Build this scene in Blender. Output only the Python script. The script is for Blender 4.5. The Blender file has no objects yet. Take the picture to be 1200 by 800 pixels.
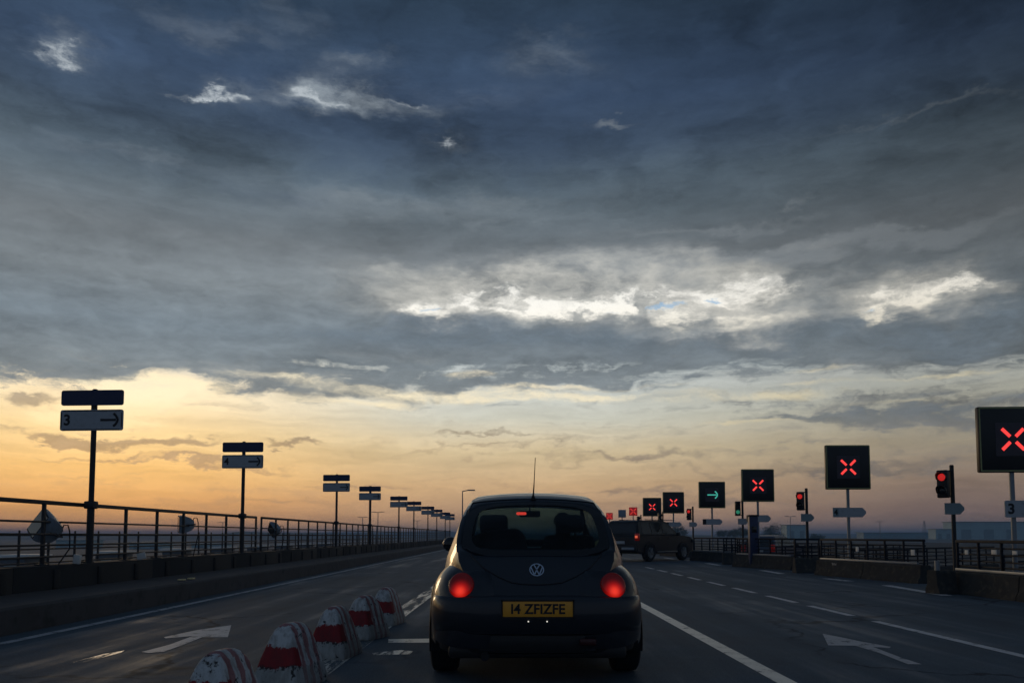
import bpy, bmesh, math, random
from mathutils import Vector, Matrix
R = math.radians
random.seed(7)
S = bpy.context.scene
COL = S.collection

# ------------------------------------------------------------------ camera
CAM_H = 1.09
PITCH = R(4.0)
FPX = 933.0                      # focal length in pixels of the 1200 wide photograph
cam_d = bpy.data.cameras.new('camera')
cam_d.sensor_width = 36.0
cam_d.lens = 36.0 * FPX / 1200.0
cam_d.shift_y = 162.0 / 1200.0
cam_d.clip_start = 0.05
cam_d.clip_end = 9000
cam = bpy.data.objects.new('camera', cam_d)
COL.objects.link(cam)
cam.location = (0, 0, CAM_H)
cam.rotation_euler = (R(90) + PITCH, 0, 0)
S.camera = cam

def ray(px, py):
    cx, cy = (px - 600) / FPX, (562 - py) / FPX
    return Vector((cx, math.cos(PITCH) - math.sin(PITCH) * cy, math.sin(PITCH) + math.cos(PITCH) * cy))

def azel(px, py):
    d = ray(px, py).normalized()
    return math.atan2(d.x, d.y), math.asin(d.z)

def ground(px, py, z=0.0):
    d = ray(px, py)
    t = (z - CAM_H) / d.z
    return d.x * t, d.y * t

def lin(c):
    return tuple((v / 255 / 12.92) if v / 255 <= 0.04045 else ((v / 255 + 0.055) / 1.055) ** 2.4 for v in c)

# ------------------------------------------------------------------ node helpers
class Q:
    """a socket with arithmetic"""
    def __init__(self, nt, s): self.nt, self.s = nt, s
    def _m(self, op, *a, clamp=False):
        n = self.nt.nodes.new('ShaderNodeMath'); n.operation = op; n.use_clamp = clamp
        for i, v in enumerate((self,) + a):
            if isinstance(v, Q): self.nt.links.new(v.s, n.inputs[i])
            else: n.inputs[i].default_value = v
        return Q(self.nt, n.outputs[0])
    def __add__(s, o): return s._m('ADD', o)
    def __sub__(s, o): return s._m('SUBTRACT', o)
    def __mul__(s, o): return s._m('MULTIPLY', o)
    def __truediv__(s, o): return s._m('DIVIDE', o)
    def madd(s, a, b): return s._m('MULTIPLY_ADD', a, b)
    def clamp(s): return s._m('ADD', 0.0, clamp=True)

def smooth(nt, v, a, b, lo=0.0, hi=1.0):
    n = nt.nodes.new('ShaderNodeMapRange'); n.interpolation_type = 'SMOOTHSTEP'
    nt.links.new(v.s, n.inputs[0])
    for i, x in zip((1, 2, 3, 4), (a, b, lo, hi)): n.inputs[i].default_value = x
    return Q(nt, n.outputs[0])

def vec(nt, x, y, z=0.0):
    n = nt.nodes.new('ShaderNodeCombineXYZ')
    for i, v in enumerate((x, y, z)):
        if isinstance(v, Q): nt.links.new(v.s, n.inputs[i])
        else: n.inputs[i].default_value = v
    return Q(nt, n.outputs[0])

def noise(nt, v, scale, detail=6, rough=0.55, lac=2.0, dist=0.0, col=False):
    n = nt.nodes.new('ShaderNodeTexNoise')
    if v is not None: nt.links.new(v.s, n.inputs['Vector'])
    n.inputs['Scale'].default_value = scale
    n.inputs['Detail'].default_value = detail
    n.inputs['Roughness'].default_value = rough
    n.inputs['Lacunarity'].default_value = lac
    n.inputs['Distortion'].default_value = dist
    return Q(nt, n.outputs['Color' if col else 'Fac'])

def ramp(nt, v, stops, interp='LINEAR'):
    n = nt.nodes.new('ShaderNodeValToRGB'); n.color_ramp.interpolation = interp
    el = n.color_ramp.elements
    while len(el) > 1: el.remove(el[-1])
    el[0].position = stops[0][0]; el[0].color = tuple(stops[0][1]) + (1,)
    for p, c in stops[1:]:
        e = el.new(p); e.color = tuple(c) + (1,)
    if v is not None: nt.links.new(v.s, n.inputs[0])
    return Q(nt, n.outputs[0])

def mix(nt, f, a, b, blend='MIX'):
    n = nt.nodes.new('ShaderNodeMix'); n.data_type = 'RGBA'; n.blend_type = blend
    for i, v in ((0, f), (6, a), (7, b)):
        if isinstance(v, Q): nt.links.new(v.s, n.inputs[i])
        elif i == 0: n.inputs[0].default_value = v
        else: n.inputs[i].default_value = tuple(v)[:3] + (1,)
    return Q(nt, n.outputs[2])

# ------------------------------------------------------------------ sky
SUN_AZ, SUN_EL = R(-27), R(6.5)       # the low sun, veiled by the clouds on the left
W = bpy.data.worlds.new('World'); S.world = W; W.use_nodes = True
nt = W.node_tree; nt.nodes.clear()
tc = nt.nodes.new('ShaderNodeTexCoord')
sep = nt.nodes.new('ShaderNodeSeparateXYZ'); nt.links.new(tc.outputs['Generated'], sep.inputs[0])
dx, dy, dz = (Q(nt, sep.outputs[i]) for i in range(3))
A0 = dx._m('ARCTAN2', dy)
E0 = dz._m('ARCSINE')
inv = (dz._m('ABSOLUTE') + 0.07)
P = vec(nt, dx / inv, dy / inv, 0.3)                       # position on the cloud ceiling
AE = vec(nt, A0, E0, 0.0)
# domain warp, so that every edge is torn by the same turbulence
wsrc = vec(nt, A0 * 5.0, E0 * 14.0, 1.7)
wn = noise(nt, wsrc, 1.6, 7, 0.6, col=True)
ws = nt.nodes.new('ShaderNodeSeparateColor'); nt.links.new(wn.s, ws.inputs[0])
w1, w2 = Q(nt, ws.outputs[0]) - 0.5, Q(nt, ws.outputs[1]) - 0.5
wn2 = noise(nt, vec(nt, A0 * 15.0, E0 * 26.0, 8.8), 1.0, 7, 0.62, col=True)
ws2 = nt.nodes.new('ShaderNodeSeparateColor'); nt.links.new(wn2.s, ws2.inputs[0])
w3, w4 = Q(nt, ws2.outputs[0]) - 0.5, Q(nt, ws2.outputs[1]) - 0.5
A = w3.madd(0.08, w1.madd(0.16, A0))
E = w4.madd(0.050, w2.madd(0.070, E0))
AEw = vec(nt, A, E, 0.0)
n_ceiling = noise(nt, P, 1.1, 8, 0.58, dist=0.6)
n_streak = noise(nt, vec(nt, A0 * 3.0 + E0 * 2.0, E0 * 26.0, 4.2), 1.0, 8, 0.56, dist=0.5)
n_puff = noise(nt, vec(nt, A * 16.0, E * 44.0, 9.1), 1.0, 7, 0.62)
n_fine = noise(nt, vec(nt, A * 40.0, E * 120.0, 2.4), 1.0, 5, 0.6)
n_puff = ((n_puff - 0.5) * 2.3 + 0.5).clamp()
n_fine = ((n_fine - 0.5) * 2.3 + 0.5).clamp()
n_tuft = noise(nt, vec(nt, A0 * 24.0 + w1 * 2.0, E0 * 60.0 + w2 * 2.0, 5.4), 1.0, 8, 0.66)
n_tuft = ((n_tuft - 0.5) * 2.6 + 0.5).clamp()
n_streak = (n_streak - 0.5) * 1.5 + 0.5

def blobs(items, v):
    acc = None
    for px, py, rx, ry, amp in items:
        a0, e0 = azel(px, py)
        a1, _ = azel(px + rx, py); _, e1 = azel(px, py - ry)
        sa, se = 1 / abs(a1 - a0), 1 / abs(e1 - e0)
        m = nt.nodes.new('ShaderNodeVectorMath'); m.operation = 'MULTIPLY_ADD'
        nt.links.new(v.s, m.inputs[0]); m.inputs[1].default_value = (sa, se, 0); m.inputs[2].default_value = (-a0 * sa, -e0 * se, 0)
        d = nt.nodes.new('ShaderNodeVectorMath'); d.operation = 'DOT_PRODUCT'
        nt.links.new(m.outputs[0], d.inputs[0]); nt.links.new(m.outputs[0], d.inputs[1])
        p = nt.nodes.new('ShaderNodeMath'); p.operation = 'POWER'; p.inputs[0].default_value = 0.3679
        nt.links.new(d.outputs['Value'], p.inputs[1])
        g = Q(nt, p.outputs[0])
        acc = g * amp if acc is None else g.madd(amp, acc)
    return acc

EMAX = 0.75
def el(y): return max(0.0, azel(600, y)[1]) / EMAX
def sk(stops): return [(el(y), lin(c)) for y, c in sorted(stops, key=lambda s: -s[0])]
Er = (E0 + w2 * 0.02) / EMAX
# clear air low over the horizon: glowing on the left, dull to the right
cl_left = ramp(nt, Er, sk([(627, (160, 122, 98)), (612, (196, 146, 104)), (590, (226, 168, 106)), (555, (242, 194, 124)),
                           (515, (248, 218, 162)), (470, (250, 234, 200)), (430, (226, 226, 214)), (340, (150, 178, 200)), (150, (70, 100, 140))]))
cl_mid = ramp(nt, Er, sk([(627, (142, 118, 106)), (605, (184, 148, 118)), (570, (208, 174, 132)), (530, (216, 196, 158)),
                          (490, (206, 206, 192)), (450, (200, 206, 204)), (400, (190, 204, 210)), (340, (140, 172, 200)), (150, (66, 96, 136))]))
cl_right = ramp(nt, Er, sk([(627, (104, 92, 92)), (605, (122, 103, 97)), (570, (140, 121, 107)), (530, (150, 140, 122)),
                            (490, (166, 164, 150)), (450, (168, 172, 168)), (400, (150, 166, 176)), (340, (120, 150, 180)), (150, (50, 76, 112))]))
f_l = smooth(nt, A0, R(-26), R(-2))
f_r = smooth(nt, A0, R(0), R(31))
n_str2 = noise(nt, vec(nt, A0 * 7.0 + w1 * 1.5, E0 * 85.0 + w2 * 3.0, 6.1), 1.0, 7, 0.6)
n_str2 = ((n_str2 - 0.5) * 2.2 + 0.5).clamp()
ct = (n_streak - 0.5) * 0.34 + (n_str2 - 0.5) * 0.26 + (n_puff - 0.5) * 0.10 + 1.0
clear = mix(nt, f_r, mix(nt, f_l, cl_left, cl_mid), cl_right)
clear = mix(nt, 1.0, clear, vec(nt, ct, ct, ct), 'MULTIPLY')
# the ceiling of cloud, darker and bluer overhead
dk = ramp(nt, Er, sk([(500, (136, 136, 132)), (450, (124, 132, 136)), (400, (115, 126, 134)), (350, (120, 128, 133)), (300, (110, 117, 122)),
                      (250, (92, 104, 113)), (210, (80, 94, 106)), (170, (64, 79, 97)), (120, (55, 71, 93)), (50, (48, 64, 84)), (0, (42, 57, 74))]))
n_mott = noise(nt, vec(nt, dx / inv + w1 * 0.5, dy / inv + w2 * 0.5, 3.3), 3.2, 9, 0.62, dist=0.3)
n_mott = ((n_mott - 0.5) * 1.9 + 0.5).clamp()
n_lump = ((noise(nt, vec(nt, A0 * 5.5 + w1, E0 * 9.0 + w2, 7.7), 1.0, 8, 0.6) - 0.5) * 2.0 + 0.5).clamp()
low = smooth(nt, E0, 0.40, 0.26)
high = smooth(nt, E0, 0.32, 0.45)
tone = (n_ceiling - 0.5) * 0.8 + (n_streak - 0.5) * 0.45 + (n_mott - 0.5) * (high * 0.52 + 0.14) + (n_lump - 0.5) * (high * 0.62 + 0.12) + (n_puff - 0.5) * (low * 0.20 + 0.04) + (n_tuft - 0.5) * (low * 0.22 + 0.10) + 1.0
hi_mix = smooth(nt, E0, 0.30, 0.48)
dkc = mix(nt, 1.0, dk, vec(nt, tone, tone, tone), 'MULTIPLY')
blue = blobs([(560, 170, 190, 45, 0.9), (760, 90, 260, 70, 1.0), (300, 110, 130, 60, .6), (420, 190, 70, 26, .7), (180, 190, 120, 22, .5),
              (330, 235, 60, 10, .7), (640, 175, 60, 20, .5), (80, 100, 150, 70, .3)], AEw)
dkc = mix(nt, (blue * 0.34 * (n_lump * 1.4 + 0.1)).clamp(), dkc, lin((52, 70, 98)))
paleb = blobs([(500, 250, 260, 26, .5), (640, 315, 330, 22, .55), (980, 290, 240, 12, .7), (1100, 270, 150, 9, .6), (160, 180, 160, 16, .35), (1100, 128, 190, 6, .5),
               (850, 265, 160, 7, .5), (620, 60, 60, 40, .25), (540, 115, 150, 22, .25), (410, 75, 50, 30, .2), (240, 30, 120, 26, .35), (60, 40, 60, 28, .25), (345, 15, 60, 20, .3),
               (715, 152, 40, 6, .6), (930, 238, 30, 6, .5)], AEw)
dkc = mix(nt, smooth(nt, paleb * (n_streak * 0.5 + n_mott * 0.75 + n_lump * 0.55 + 0.05), 0.12, 1.0, 0, 0.62), dkc, lin((140, 147, 152)))
dimr = smooth(nt, A0, R(8), R(36), 1.0, 0.68) * smooth(nt, A0 + E0 * 0.9, R(20), R(58), 1.0, 0.72)
dkc = mix(nt, 1.0, dkc, vec(nt, dimr, dimr, dimr), 'MULTIPLY')
# where the ceiling ends
edge = E0 + (n_streak - 0.5) * 0.11 + (n_puff - 0.5) * 0.05 + blobs([(90, 425, 120, 30, .035), (330, 470, 120, 14, -.02), (1100, 480, 200, 40, .04)], AE)
cover = smooth(nt, edge, 0.165, 0.20)
sky = mix(nt, cover, clear, dkc)
# darker cumulus bands and streaks below the ceiling's edge
dark_b = blobs([(300, 545, 80, 5, .8), (420, 566, 90, 4, .7), (760, 532, 120, 6, .8), (680, 577, 140, 5, .6), (560, 514, 70, 4, .8), (820, 592, 160, 6, .6), (950, 552, 120, 8, .8), (205, 546, 60, 4, .9), (120, 535, 70, 4, .9), (640, 360, 60, 9, .7), (740, 372, 50, 9, .7), (560, 362, 30, 7, .6), (830, 362, 40, 7, .6), (700, 395, 260, 24, 1.0), (520, 380, 60, 16, .6), (900, 385, 160, 22, .8), (1120, 395, 110, 34, .8), (420, 405, 120, 16, .7), (1080, 350, 60, 14, .3),
                (165, 514, 85, 8, 1.3), (60, 508, 60, 6, 1.0), (225, 458, 42, 12, .9), (40, 470, 60, 8, .7), (352, 524, 32, 4, 1.1), (990, 488, 130, 10, 1.0), (1120, 492, 130, 16, 1.0),
                (520, 530, 160, 4, .6), (840, 545, 200, 5, .5), (300, 592, 160, 6, .55), (560, 560, 200, 4, .45), (900, 575, 160, 8, .4), (1050, 545, 120, 8, .6), (30, 480, 40, 30, .3),
                (620, 600, 260, 8, .35), (130, 563, 140, 3, .5), (700, 497, 80, 3, .4), (1000, 520, 120, 6, .5)], AEw)
thin = smooth(nt, n_streak * 0.45 + n_tuft * 0.25 + n_str2 * 0.4, 0.55, 0.85) * smooth(nt, E0, 0.02, 0.06) * smooth(nt, E0, 0.24, 0.17)
dmask = smooth(nt, dark_b * (n_puff * 0.6 + n_tuft * 0.7 + 0.35), 0.22, 1.1)
dcol_l = ramp(nt, Er, sk([(627, (128, 108, 100)), (560, (172, 142, 112)), (515, (150, 136, 116)), (460, (138, 138, 132)), (400, (106, 118, 128)), (340, (104, 114, 124))]))
dcol_r = ramp(nt, Er, sk([(627, (96, 88, 90)), (560, (116, 108, 102)), (500, (104, 110, 114)), (440, (98, 108, 116)), (380, (96, 108, 118))]))
dcol = mix(nt, smooth(nt, A0, R(-8), R(22)), dcol_l, dcol_r)
dt = (n_puff - 0.5) * 0.30 + (n_tuft - 0.5) * 0.35 + (n_fine - 0.5) * 0.1 + 1.0
dmask = (dmask + thin * 0.6).clamp()
sky = mix(nt, dmask * 0.88, sky, mix(nt, 1.0, dcol, vec(nt, dt, dt, dt), 'MULTIPLY'))
# breaks where the bright sky shows through and lights the cloud rims
n_rag = noise(nt, vec(nt, A0 * 14.0 + w1 * 3.0, E0 * 30.0 + w2 * 3.0, 12.4), 1.0, 9, 0.7)
n_rag = ((n_rag - 0.5) * 3.0 + 0.5).clamp()
n_brk = noise(nt, vec(nt, A0 * 9.0 + w1, E0 * 17.0 + w2, 21.4), 1.0, 5, 0.55)
n_brk = smooth(nt, n_brk, 0.36, 0.60, 0.40, 1.30)
n_chip = noise(nt, vec(nt, A0 * 17.0 + w3 * 2.0, E0 * 34.0 + w4 * 2.0, 31.4), 1.0, 6, 0.6)
n_chip = smooth(nt, n_chip, 0.38, 0.60, 0.15, 1.35)
glow_b = blobs([(640, 340, 210, 36, .95), (860, 350, 110, 36, .75), (1075, 345, 90, 30, .8), (520, 368, 70, 18, .5), (870, 385, 110, 18, .5), (960, 440, 140, 16, .4), (300, 440, 160, 16, .35),
                (375, 112, 80, 26, .42), (450, 125, 110, 16, .34), (250, 116, 60, 18, .34), (65, 48, 50, 22, .36), (430, 72, 50, 18, .34), (520, 170, 50, 12, .28), (640, 55, 70, 26, .28), (700, 100, 90, 40, .12)], AEw)
gl = smooth(nt, glow_b * (n_brk * 0.40 + n_mott * 0.35 + n_tuft * 0.50), 0.05, 0.90, 0, 0.85)
gl_c = mix(nt, smooth(nt, A0, R(6), R(28)), lin((206, 204, 196)), lin((176, 174, 166)))
gl_c = mix(nt, high, gl_c, lin((150, 160, 168)))
sky = mix(nt, gl, sky, gl_c)
gap_b = blobs([(495, 372, 36, 13, 1.0), (545, 352, 40, 12, .9), (610, 352, 60, 16, 1.0), (690, 352, 60, 18, .95), (770, 345, 80, 18, .9), (850, 340, 70, 16, .85), (905, 350, 40, 12, .6), (850, 382, 70, 12, .8), (800, 372, 40, 8, .6),
               (1045, 356, 36, 14, .7), (1105, 338, 60, 10, .75), (1060, 370, 40, 8, .5),
               (372, 117, 34, 7, 1.2), (400, 122, 30, 6, .6), (243, 117, 38, 9, 1.1), (285, 118, 20, 5, .6), (62, 52, 28, 9, .7), (520, 168, 18, 5, .6), (432, 72, 24, 8, .4), (470, 118, 60, 6, .45)], AEw)
gmask = smooth(nt, gap_b * (n_brk * 0.35 + n_chip * 0.75) * (n_puff * 0.40 + n_tuft * 0.80 + n_rag * 0.75 + 0.18), 0.22, 1.62)
AEs = vec(nt, A0 + w1 * 0.12 + w3 * 0.05, E0 + w2 * 0.030 + w4 * 0.020, 0.0)
line_b = blobs([(700, 466, 260, 6, .8), (480, 458, 150, 7, .8), (330, 441, 80, 7, 1.0), (172, 458, 60, 18, 1.7), (215, 452, 40, 8, .9), (900, 466, 150, 6, .7), (975, 447, 70, 4, .9), (560, 440, 45, 6, 1.0), (960, 432, 45, 5, .9), (1110, 441, 70, 4, .9),
                (1060, 470, 150, 4, .6), (60, 490, 80, 9, .9), (150, 488, 90, 12, .8), (420, 472, 100, 5, .7), (880, 496, 120, 4, .7), (260, 470, 90, 10, .6), (620, 455, 80, 4, .6), (780, 452, 100, 4, .5), (30, 452, 50, 6, .4), (330, 500, 200, 5, .35), (1100, 516, 90, 3, .5)], AEs)
lmask = smooth(nt, line_b * (n_str2 * 0.55 + n_tuft * 0.55 + n_rag * 0.35 + 0.1), 0.28, 1.15)
gmask = gmask._m('MAXIMUM', lmask)
gcol_l = ramp(nt, Er, sk([(530, (255, 226, 160)), (480, (255, 240, 204)), (440, (250, 236, 204)), (360, (252, 249, 240)), (250, (206, 212, 216)), (100, (166, 175, 182))]))
gcol_r = ramp(nt, Er, sk([(530, (190, 172, 134)), (480, (206, 194, 160)), (440, (214, 202, 172)), (360, (236, 232, 222)), (250, (190, 196, 198)), (100, (120, 130, 138))]))
gcol = mix(nt, smooth(nt, A0, R(4), R(26)), gcol_l, gcol_r)
sky = mix(nt, gmask, sky, gcol)
bl = blobs([(825, 342, 16, 5, 1.0), (775, 361, 20, 4, .9), (505, 368, 9, 8, .7), (1035, 358, 16, 6, .6), (720, 362, 14, 4, .5)], AEw)
sky = mix(nt, smooth(nt, bl, 0.3, 0.9, 0, .75), sky, lin((142, 180, 212)))
# thin clear-sky light of the low sun behind it all
ns = nt.nodes.new('ShaderNodeTexSky'); ns.sky_type = 'NISHITA'; ns.sun_disc = False
ns.sun_elevation = SUN_EL; ns.sun_rotation = SUN_AZ; ns.air_density = 1.4; ns.dust_density = 3.0
nish = Q(nt, ns.outputs[0])
sky10 = mix(nt, 1.0, sky, (10, 10, 10), 'MULTIPLY')
sky10 = mix(nt, (smooth(nt, cover, 0.0, 1.0, 0.03, 0.0)), sky10, nish)
# behind the camera the ceiling is a plain dull dusk blue
back = smooth(nt, dy, -0.25, 0.45)
back_c = ramp(nt, Er, [(0.0, tuple(v * 10 for v in lin((92, 98, 110)))), (0.3, tuple(v * 10 for v in lin((86, 98, 114)))), (1.0, tuple(v * 10 for v in lin((60, 76, 96))))])
bt = (n_ceiling - 0.5) * 0.8 + 1.0
back_c = mix(nt, 1.0, back_c, vec(nt, bt, bt, bt), 'MULTIPLY')
sky10 = mix(nt, back, back_c, sky10)
bg = nt.nodes.new('ShaderNodeBackground'); bg.inputs['Strength'].default_value = 0.1
nt.links.new(sky10.s, bg.inputs['Color'])
wo = nt.nodes.new('ShaderNodeOutputWorld'); nt.links.new(bg.outputs[0], wo.inputs['Surface'])
W.cycles.sampling_method = 'MANUAL'; W.cycles.sample_map_resolution = 1024

sun_d = bpy.data.lights.new('sun', 'SUN'); sun_d.energy = 0.2; sun_d.angle = R(10); sun_d.color = (1.0, 0.72, 0.42)
sun = bpy.data.objects.new('sun', sun_d); COL.objects.link(sun)
sd = Vector((math.sin(SUN_AZ) * math.cos(SUN_EL), math.cos(SUN_AZ) * math.cos(SUN_EL), math.sin(SUN_EL)))
sun.rotation_euler = sd.to_track_quat('Z', 'Y').to_euler()
sun.location = (-20, 40, 20)

S.view_settings.view_transform = 'Standard'; S.view_settings.look = 'None'
S.view_settings.exposure = 0.10; S.view_settings.gamma = 1.0; S.view_settings.use_curve_mapping = False
S.render.engine = 'CYCLES'
S.cycles.use_denoising = True
S.cycles.max_bounces = 8; S.cycles.transparent_max_bounces = 12; S.cycles.volume_bounces = 0

# ------------------------------------------------------------------ mesh helpers
class MB:
    """collects shapes and links them as one mesh object"""
    def __init__(s): s.bm = bmesh.new(); s.mi = 0
    def _mark(s, geom_faces):
        for f in geom_faces: f.material_index = s.mi
    def face(s, pts):
        f = s.bm.faces.new([s.bm.verts.new(p) for p in pts]); f.material_index = s.mi; return f
    def grid(s, rows, close_u=False, close_v=False, skip=None):
        vs = [[s.bm.verts.new(p) for p in r] for r in rows]
        n, m = len(vs), len(vs[0])
        for i in range(n if close_u else n - 1):
            for j in range(m if close_v else m - 1):
                if skip and skip(i, j): continue
                q = [vs[i][j], vs[(i + 1) % n][j], vs[(i + 1) % n][(j + 1) % m], vs[i][(j + 1) % m]]
                try:
                    f = s.bm.faces.new(q); f.material_index = s.mi
                except ValueError: pass
        return vs
    def box(s, c, d, rot=None, bevel=0.0, seg=2, taper=None):
        b = bmesh.new()
        bmesh.ops.create_cube(b, size=1)
        for v in b.verts:
            if taper and v.co.z > 0: v.co.x *= taper[0]; v.co.y *= taper[1]
            v.co = Vector((v.co.x * d[0], v.co.y * d[1], v.co.z * d[2]))
        if bevel: bmesh.ops.bevel(b, geom=b.edges[:], offset=bevel, segments=seg, affect='EDGES', profile=0.5)
        M = Matrix.Translation(c) @ (rot.to_4x4() if rot else Matrix.Identity(4))
        s.merge(b, M); return s
    def merge(s, b, M=None):
        mp = {}
        for v in b.verts: mp[v] = s.bm.verts.new(M @ v.co if M else v.co)
        for f in b.faces:
            try:
                g = s.bm.faces.new([mp[v] for v in f.verts]); g.material_index = s.mi
            except ValueError: pass
        b.free()
    def tube(s, p0, p1, r0, r1=None, n=10, cap=True):
        p0, p1 = Vector(p0), Vector(p1); r1 = r0 if r1 is None else r1
        d = (p1 - p0).normalized(); a = d.orthogonal().normalized(); b = d.cross(a)
        R0 = [s.bm.verts.new(p0 + (a * math.cos(t) + b * math.sin(t)) * r0) for t in [2 * math.pi * k / n for k in range(n)]]
        R1 = [s.bm.verts.new(p1 + (a * math.cos(t) + b * math.sin(t)) * r1) for t in [2 * math.pi * k / n for k in range(n)]]
        for k in range(n):
            f = s.bm.faces.new((R0[k], R0[(k + 1) % n], R1[(k + 1) % n], R1[k])); f.material_index = s.mi
        if cap:
            s.bm.faces.new(R0[::-1]).material_index = s.mi; s.bm.faces.new(R1).material_index = s.mi
        return s
    def path(s, pts, r, n=7):
        pts = [Vector(p) for p in pts]
        rows = []
        a = None
        for i, p in enumerate(pts):
            d = (pts[min(i + 1, len(pts) - 1)] - pts[max(i - 1, 0)]).normalized()
            a = d.orthogonal().normalized() if a is None else (a - d * a.dot(d)).normalized()
            b = d.cross(a)
            rows.append([p + (a * math.cos(t) + b * math.sin(t)) * r for t in [2 * math.pi * k / n for k in range(n)]])
        s.grid(rows, close_v=True)
        return s
    def prism(s, poly, f0, f1):
        """closed polygon extruded: f0 and f1 turn a 2d point into the two ends"""
        a = [s.bm.verts.new(f0(p)) for p in poly]; b = [s.bm.verts.new(f1(p)) for p in poly]
        n = len(poly)
        s.bm.faces.new(a[::-1]).material_index = s.mi; s.bm.faces.new(b).material_index = s.mi
        for k in range(n):
            s.bm.faces.new((a[k], a[(k + 1) % n], b[(k + 1) % n], b[k])).material_index = s.mi
        return s
    def lathe(s, prof, M=None, n=24):
        """profile of (radius, height) about local z"""
        M = M or Matrix.Identity(4)
        rows = [[M @ Vector((r * math.cos(t), r * math.sin(t), h)) for t in [2 * math.pi * k / n for k in range(n)]] for r, h in prof]
        s.grid(rows, close_v=True); return s
    def ball(s, c, r, M=None, nu=14, nv=20):
        rows = []
        for i in range(nu + 1):
            t = math.pi * i / nu
            row = []
            for k in range(nv):
                p = 2 * math.pi * k / nv
                q = Vector((max(math.sin(t), 1e-4) * math.cos(p) * r[0], max(math.sin(t), 1e-4) * math.sin(p) * r[1], math.cos(t) * r[2]))
                row.append(Vector(c) + (M @ q if M else q))
            rows.append(row)
        s.grid(rows, close_v=True); return s
    def build(s, name, m, parent=None, smooth=35, loc=None):
        bmesh.ops.recalc_face_normals(s.bm, faces=s.bm.faces[:])
        me = bpy.data.meshes.new(name); s.bm.to_mesh(me); s.bm.free()
        for x in (m if isinstance(m, (list, tuple)) else [m]): me.materials.append(x)
        if smooth:
            for p in me.polygons: p.use_smooth = True
            me.set_sharp_from_angle(angle=R(smooth))
        o = bpy.data.objects.new(name, me); COL.objects.link(o)
        if parent: o.parent = parent
        if loc is not None: o.location = loc
        return o

def tag(o, label=None, cat=None, group=None, kind=None):
    if label: o['label'] = label
    if cat: o['category'] = cat
    if group: o['group'] = group
    if kind: o['kind'] = kind
    return o

def thing(name, label, cat, loc=(0, 0, 0), rz=0.0, group=None):
    o = bpy.data.objects.new(name, None); COL.objects.link(o)
    o.empty_display_size = 0.2; o.location = loc; o.rotation_euler = (0, 0, rz)
    return tag(o, label, cat, group)

def copy_tree(o, parent=None):
    c = o.copy(); COL.objects.link(c); c.parent = parent
    for ch in list(o.children): copy_tree(ch, c)
    return c

def text_mesh(name, body, size, m, parent, loc, rot=(R(90), 0, 0), depth=0.002, stretch=1.0, thick=0.0, align='CENTER'):
    cu = bpy.data.curves.new(name, 'FONT'); cu.body = body; cu.size = size; cu.extrude = depth
    cu.align_x = align; cu.align_y = 'CENTER'; cu.offset = thick
    t = bpy.data.objects.new(name, cu); COL.objects.link(t)
    dg = bpy.context.evaluated_depsgraph_get(); dg.update()
    me = bpy.data.meshes.new_from_object(t.evaluated_get(dg))
    bpy.data.objects.remove(t); bpy.data.curves.remove(cu)
    for v in me.vertices: v.co.x *= stretch
    me.materials.clear(); me.materials.append(m)
    o = bpy.data.objects.new(name, me); COL.objects.link(o); o.parent = parent
    o.location = loc; o.rotation_euler = rot
    return o

# ------------------------------------------------------------------ materials
def material(name, col, rough=0.6, metal=0.0, var=0.25, vscale=6.0, bump=0.0, bscale=40.0, coat=0.0, spec=0.5, dirt=None, dirt_amt=0.0):
    m = bpy.data.materials.new(name); m.use_nodes = True
    t = m.node_tree; b = t.nodes['Principled BSDF']
    co = t.nodes.new('ShaderNodeTexCoord'); v = Q(t, co.outputs['Object'])
    n = noise(t, v, vscale, 6, 0.6)
    k = (n - 0.5) * (2.2 * var) + 1.0
    c = mix(t, 1.0, col, vec(t, k, k, k), 'MULTIPLY')
    if dirt:
        n2 = noise(t, v, vscale * 2.7, 7, 0.65)
        c = mix(t, smooth(t, n2, 0.5, 0.7, 0, dirt_amt), c, dirt)
    t.links.new(c.s, b.inputs['Base Color'])
    rg = (n - 0.5) * 0.25 + rough
    t.links.new(rg.clamp().s, b.inputs['Roughness'])
    b.inputs['Metallic'].default_value = metal
    b.inputs['Specular IOR Level'].default_value = spec
    b.inputs['Coat Weight'].default_value = coat
    b.inputs['Coat Roughness'].default_value = 0.06
    if bump:
        bn = t.nodes.new('ShaderNodeBump'); bn.inputs['Strength'].default_value = bump; bn.inputs['Distance'].default_value = 0.01
        t.links.new(noise(t, v, bscale, 5, 0.6).s, bn.inputs['Height']); t.links.new(bn.outputs[0], b.inputs['Normal'])
    return m

def emitter(name, col, strength, base=(0.02, 0.02, 0.02), hot=None, centre=(0, 0, 0), radius=0.1, lo=0.12):
    """a lamp: optionally brightest round its bulb at a point of the lens"""
    m = bpy.data.materials.new(name); m.use_nodes = True
    t = m.node_tree; b = t.nodes['Principled BSDF']
    b.inputs['Base Color'].default_value = tuple(base) + (1,); b.inputs['Roughness'].default_value = 0.25
    b.inputs['Emission Color'].default_value = tuple(col) + (1,)
    b.inputs['Emission Strength'].default_value = strength
    if hot:
        co = t.nodes.new('ShaderNodeTexCoord')
        d = t.nodes.new('ShaderNodeVectorMath'); d.operation = 'DISTANCE'
        t.links.new(co.outputs['Object'], d.inputs[0]); d.inputs[1].default_value = centre
        f = smooth(t, Q(t, d.outputs['Value']), 0.0, radius, 1.0, lo)
        t.links.new((f * f * strength).s, b.inputs['Emission Strength'])
        t.links.new(mix(t, smooth(t, f, 0.55, 1.0), col, hot).s, b.inputs['Emission Color'])
    return m

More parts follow.
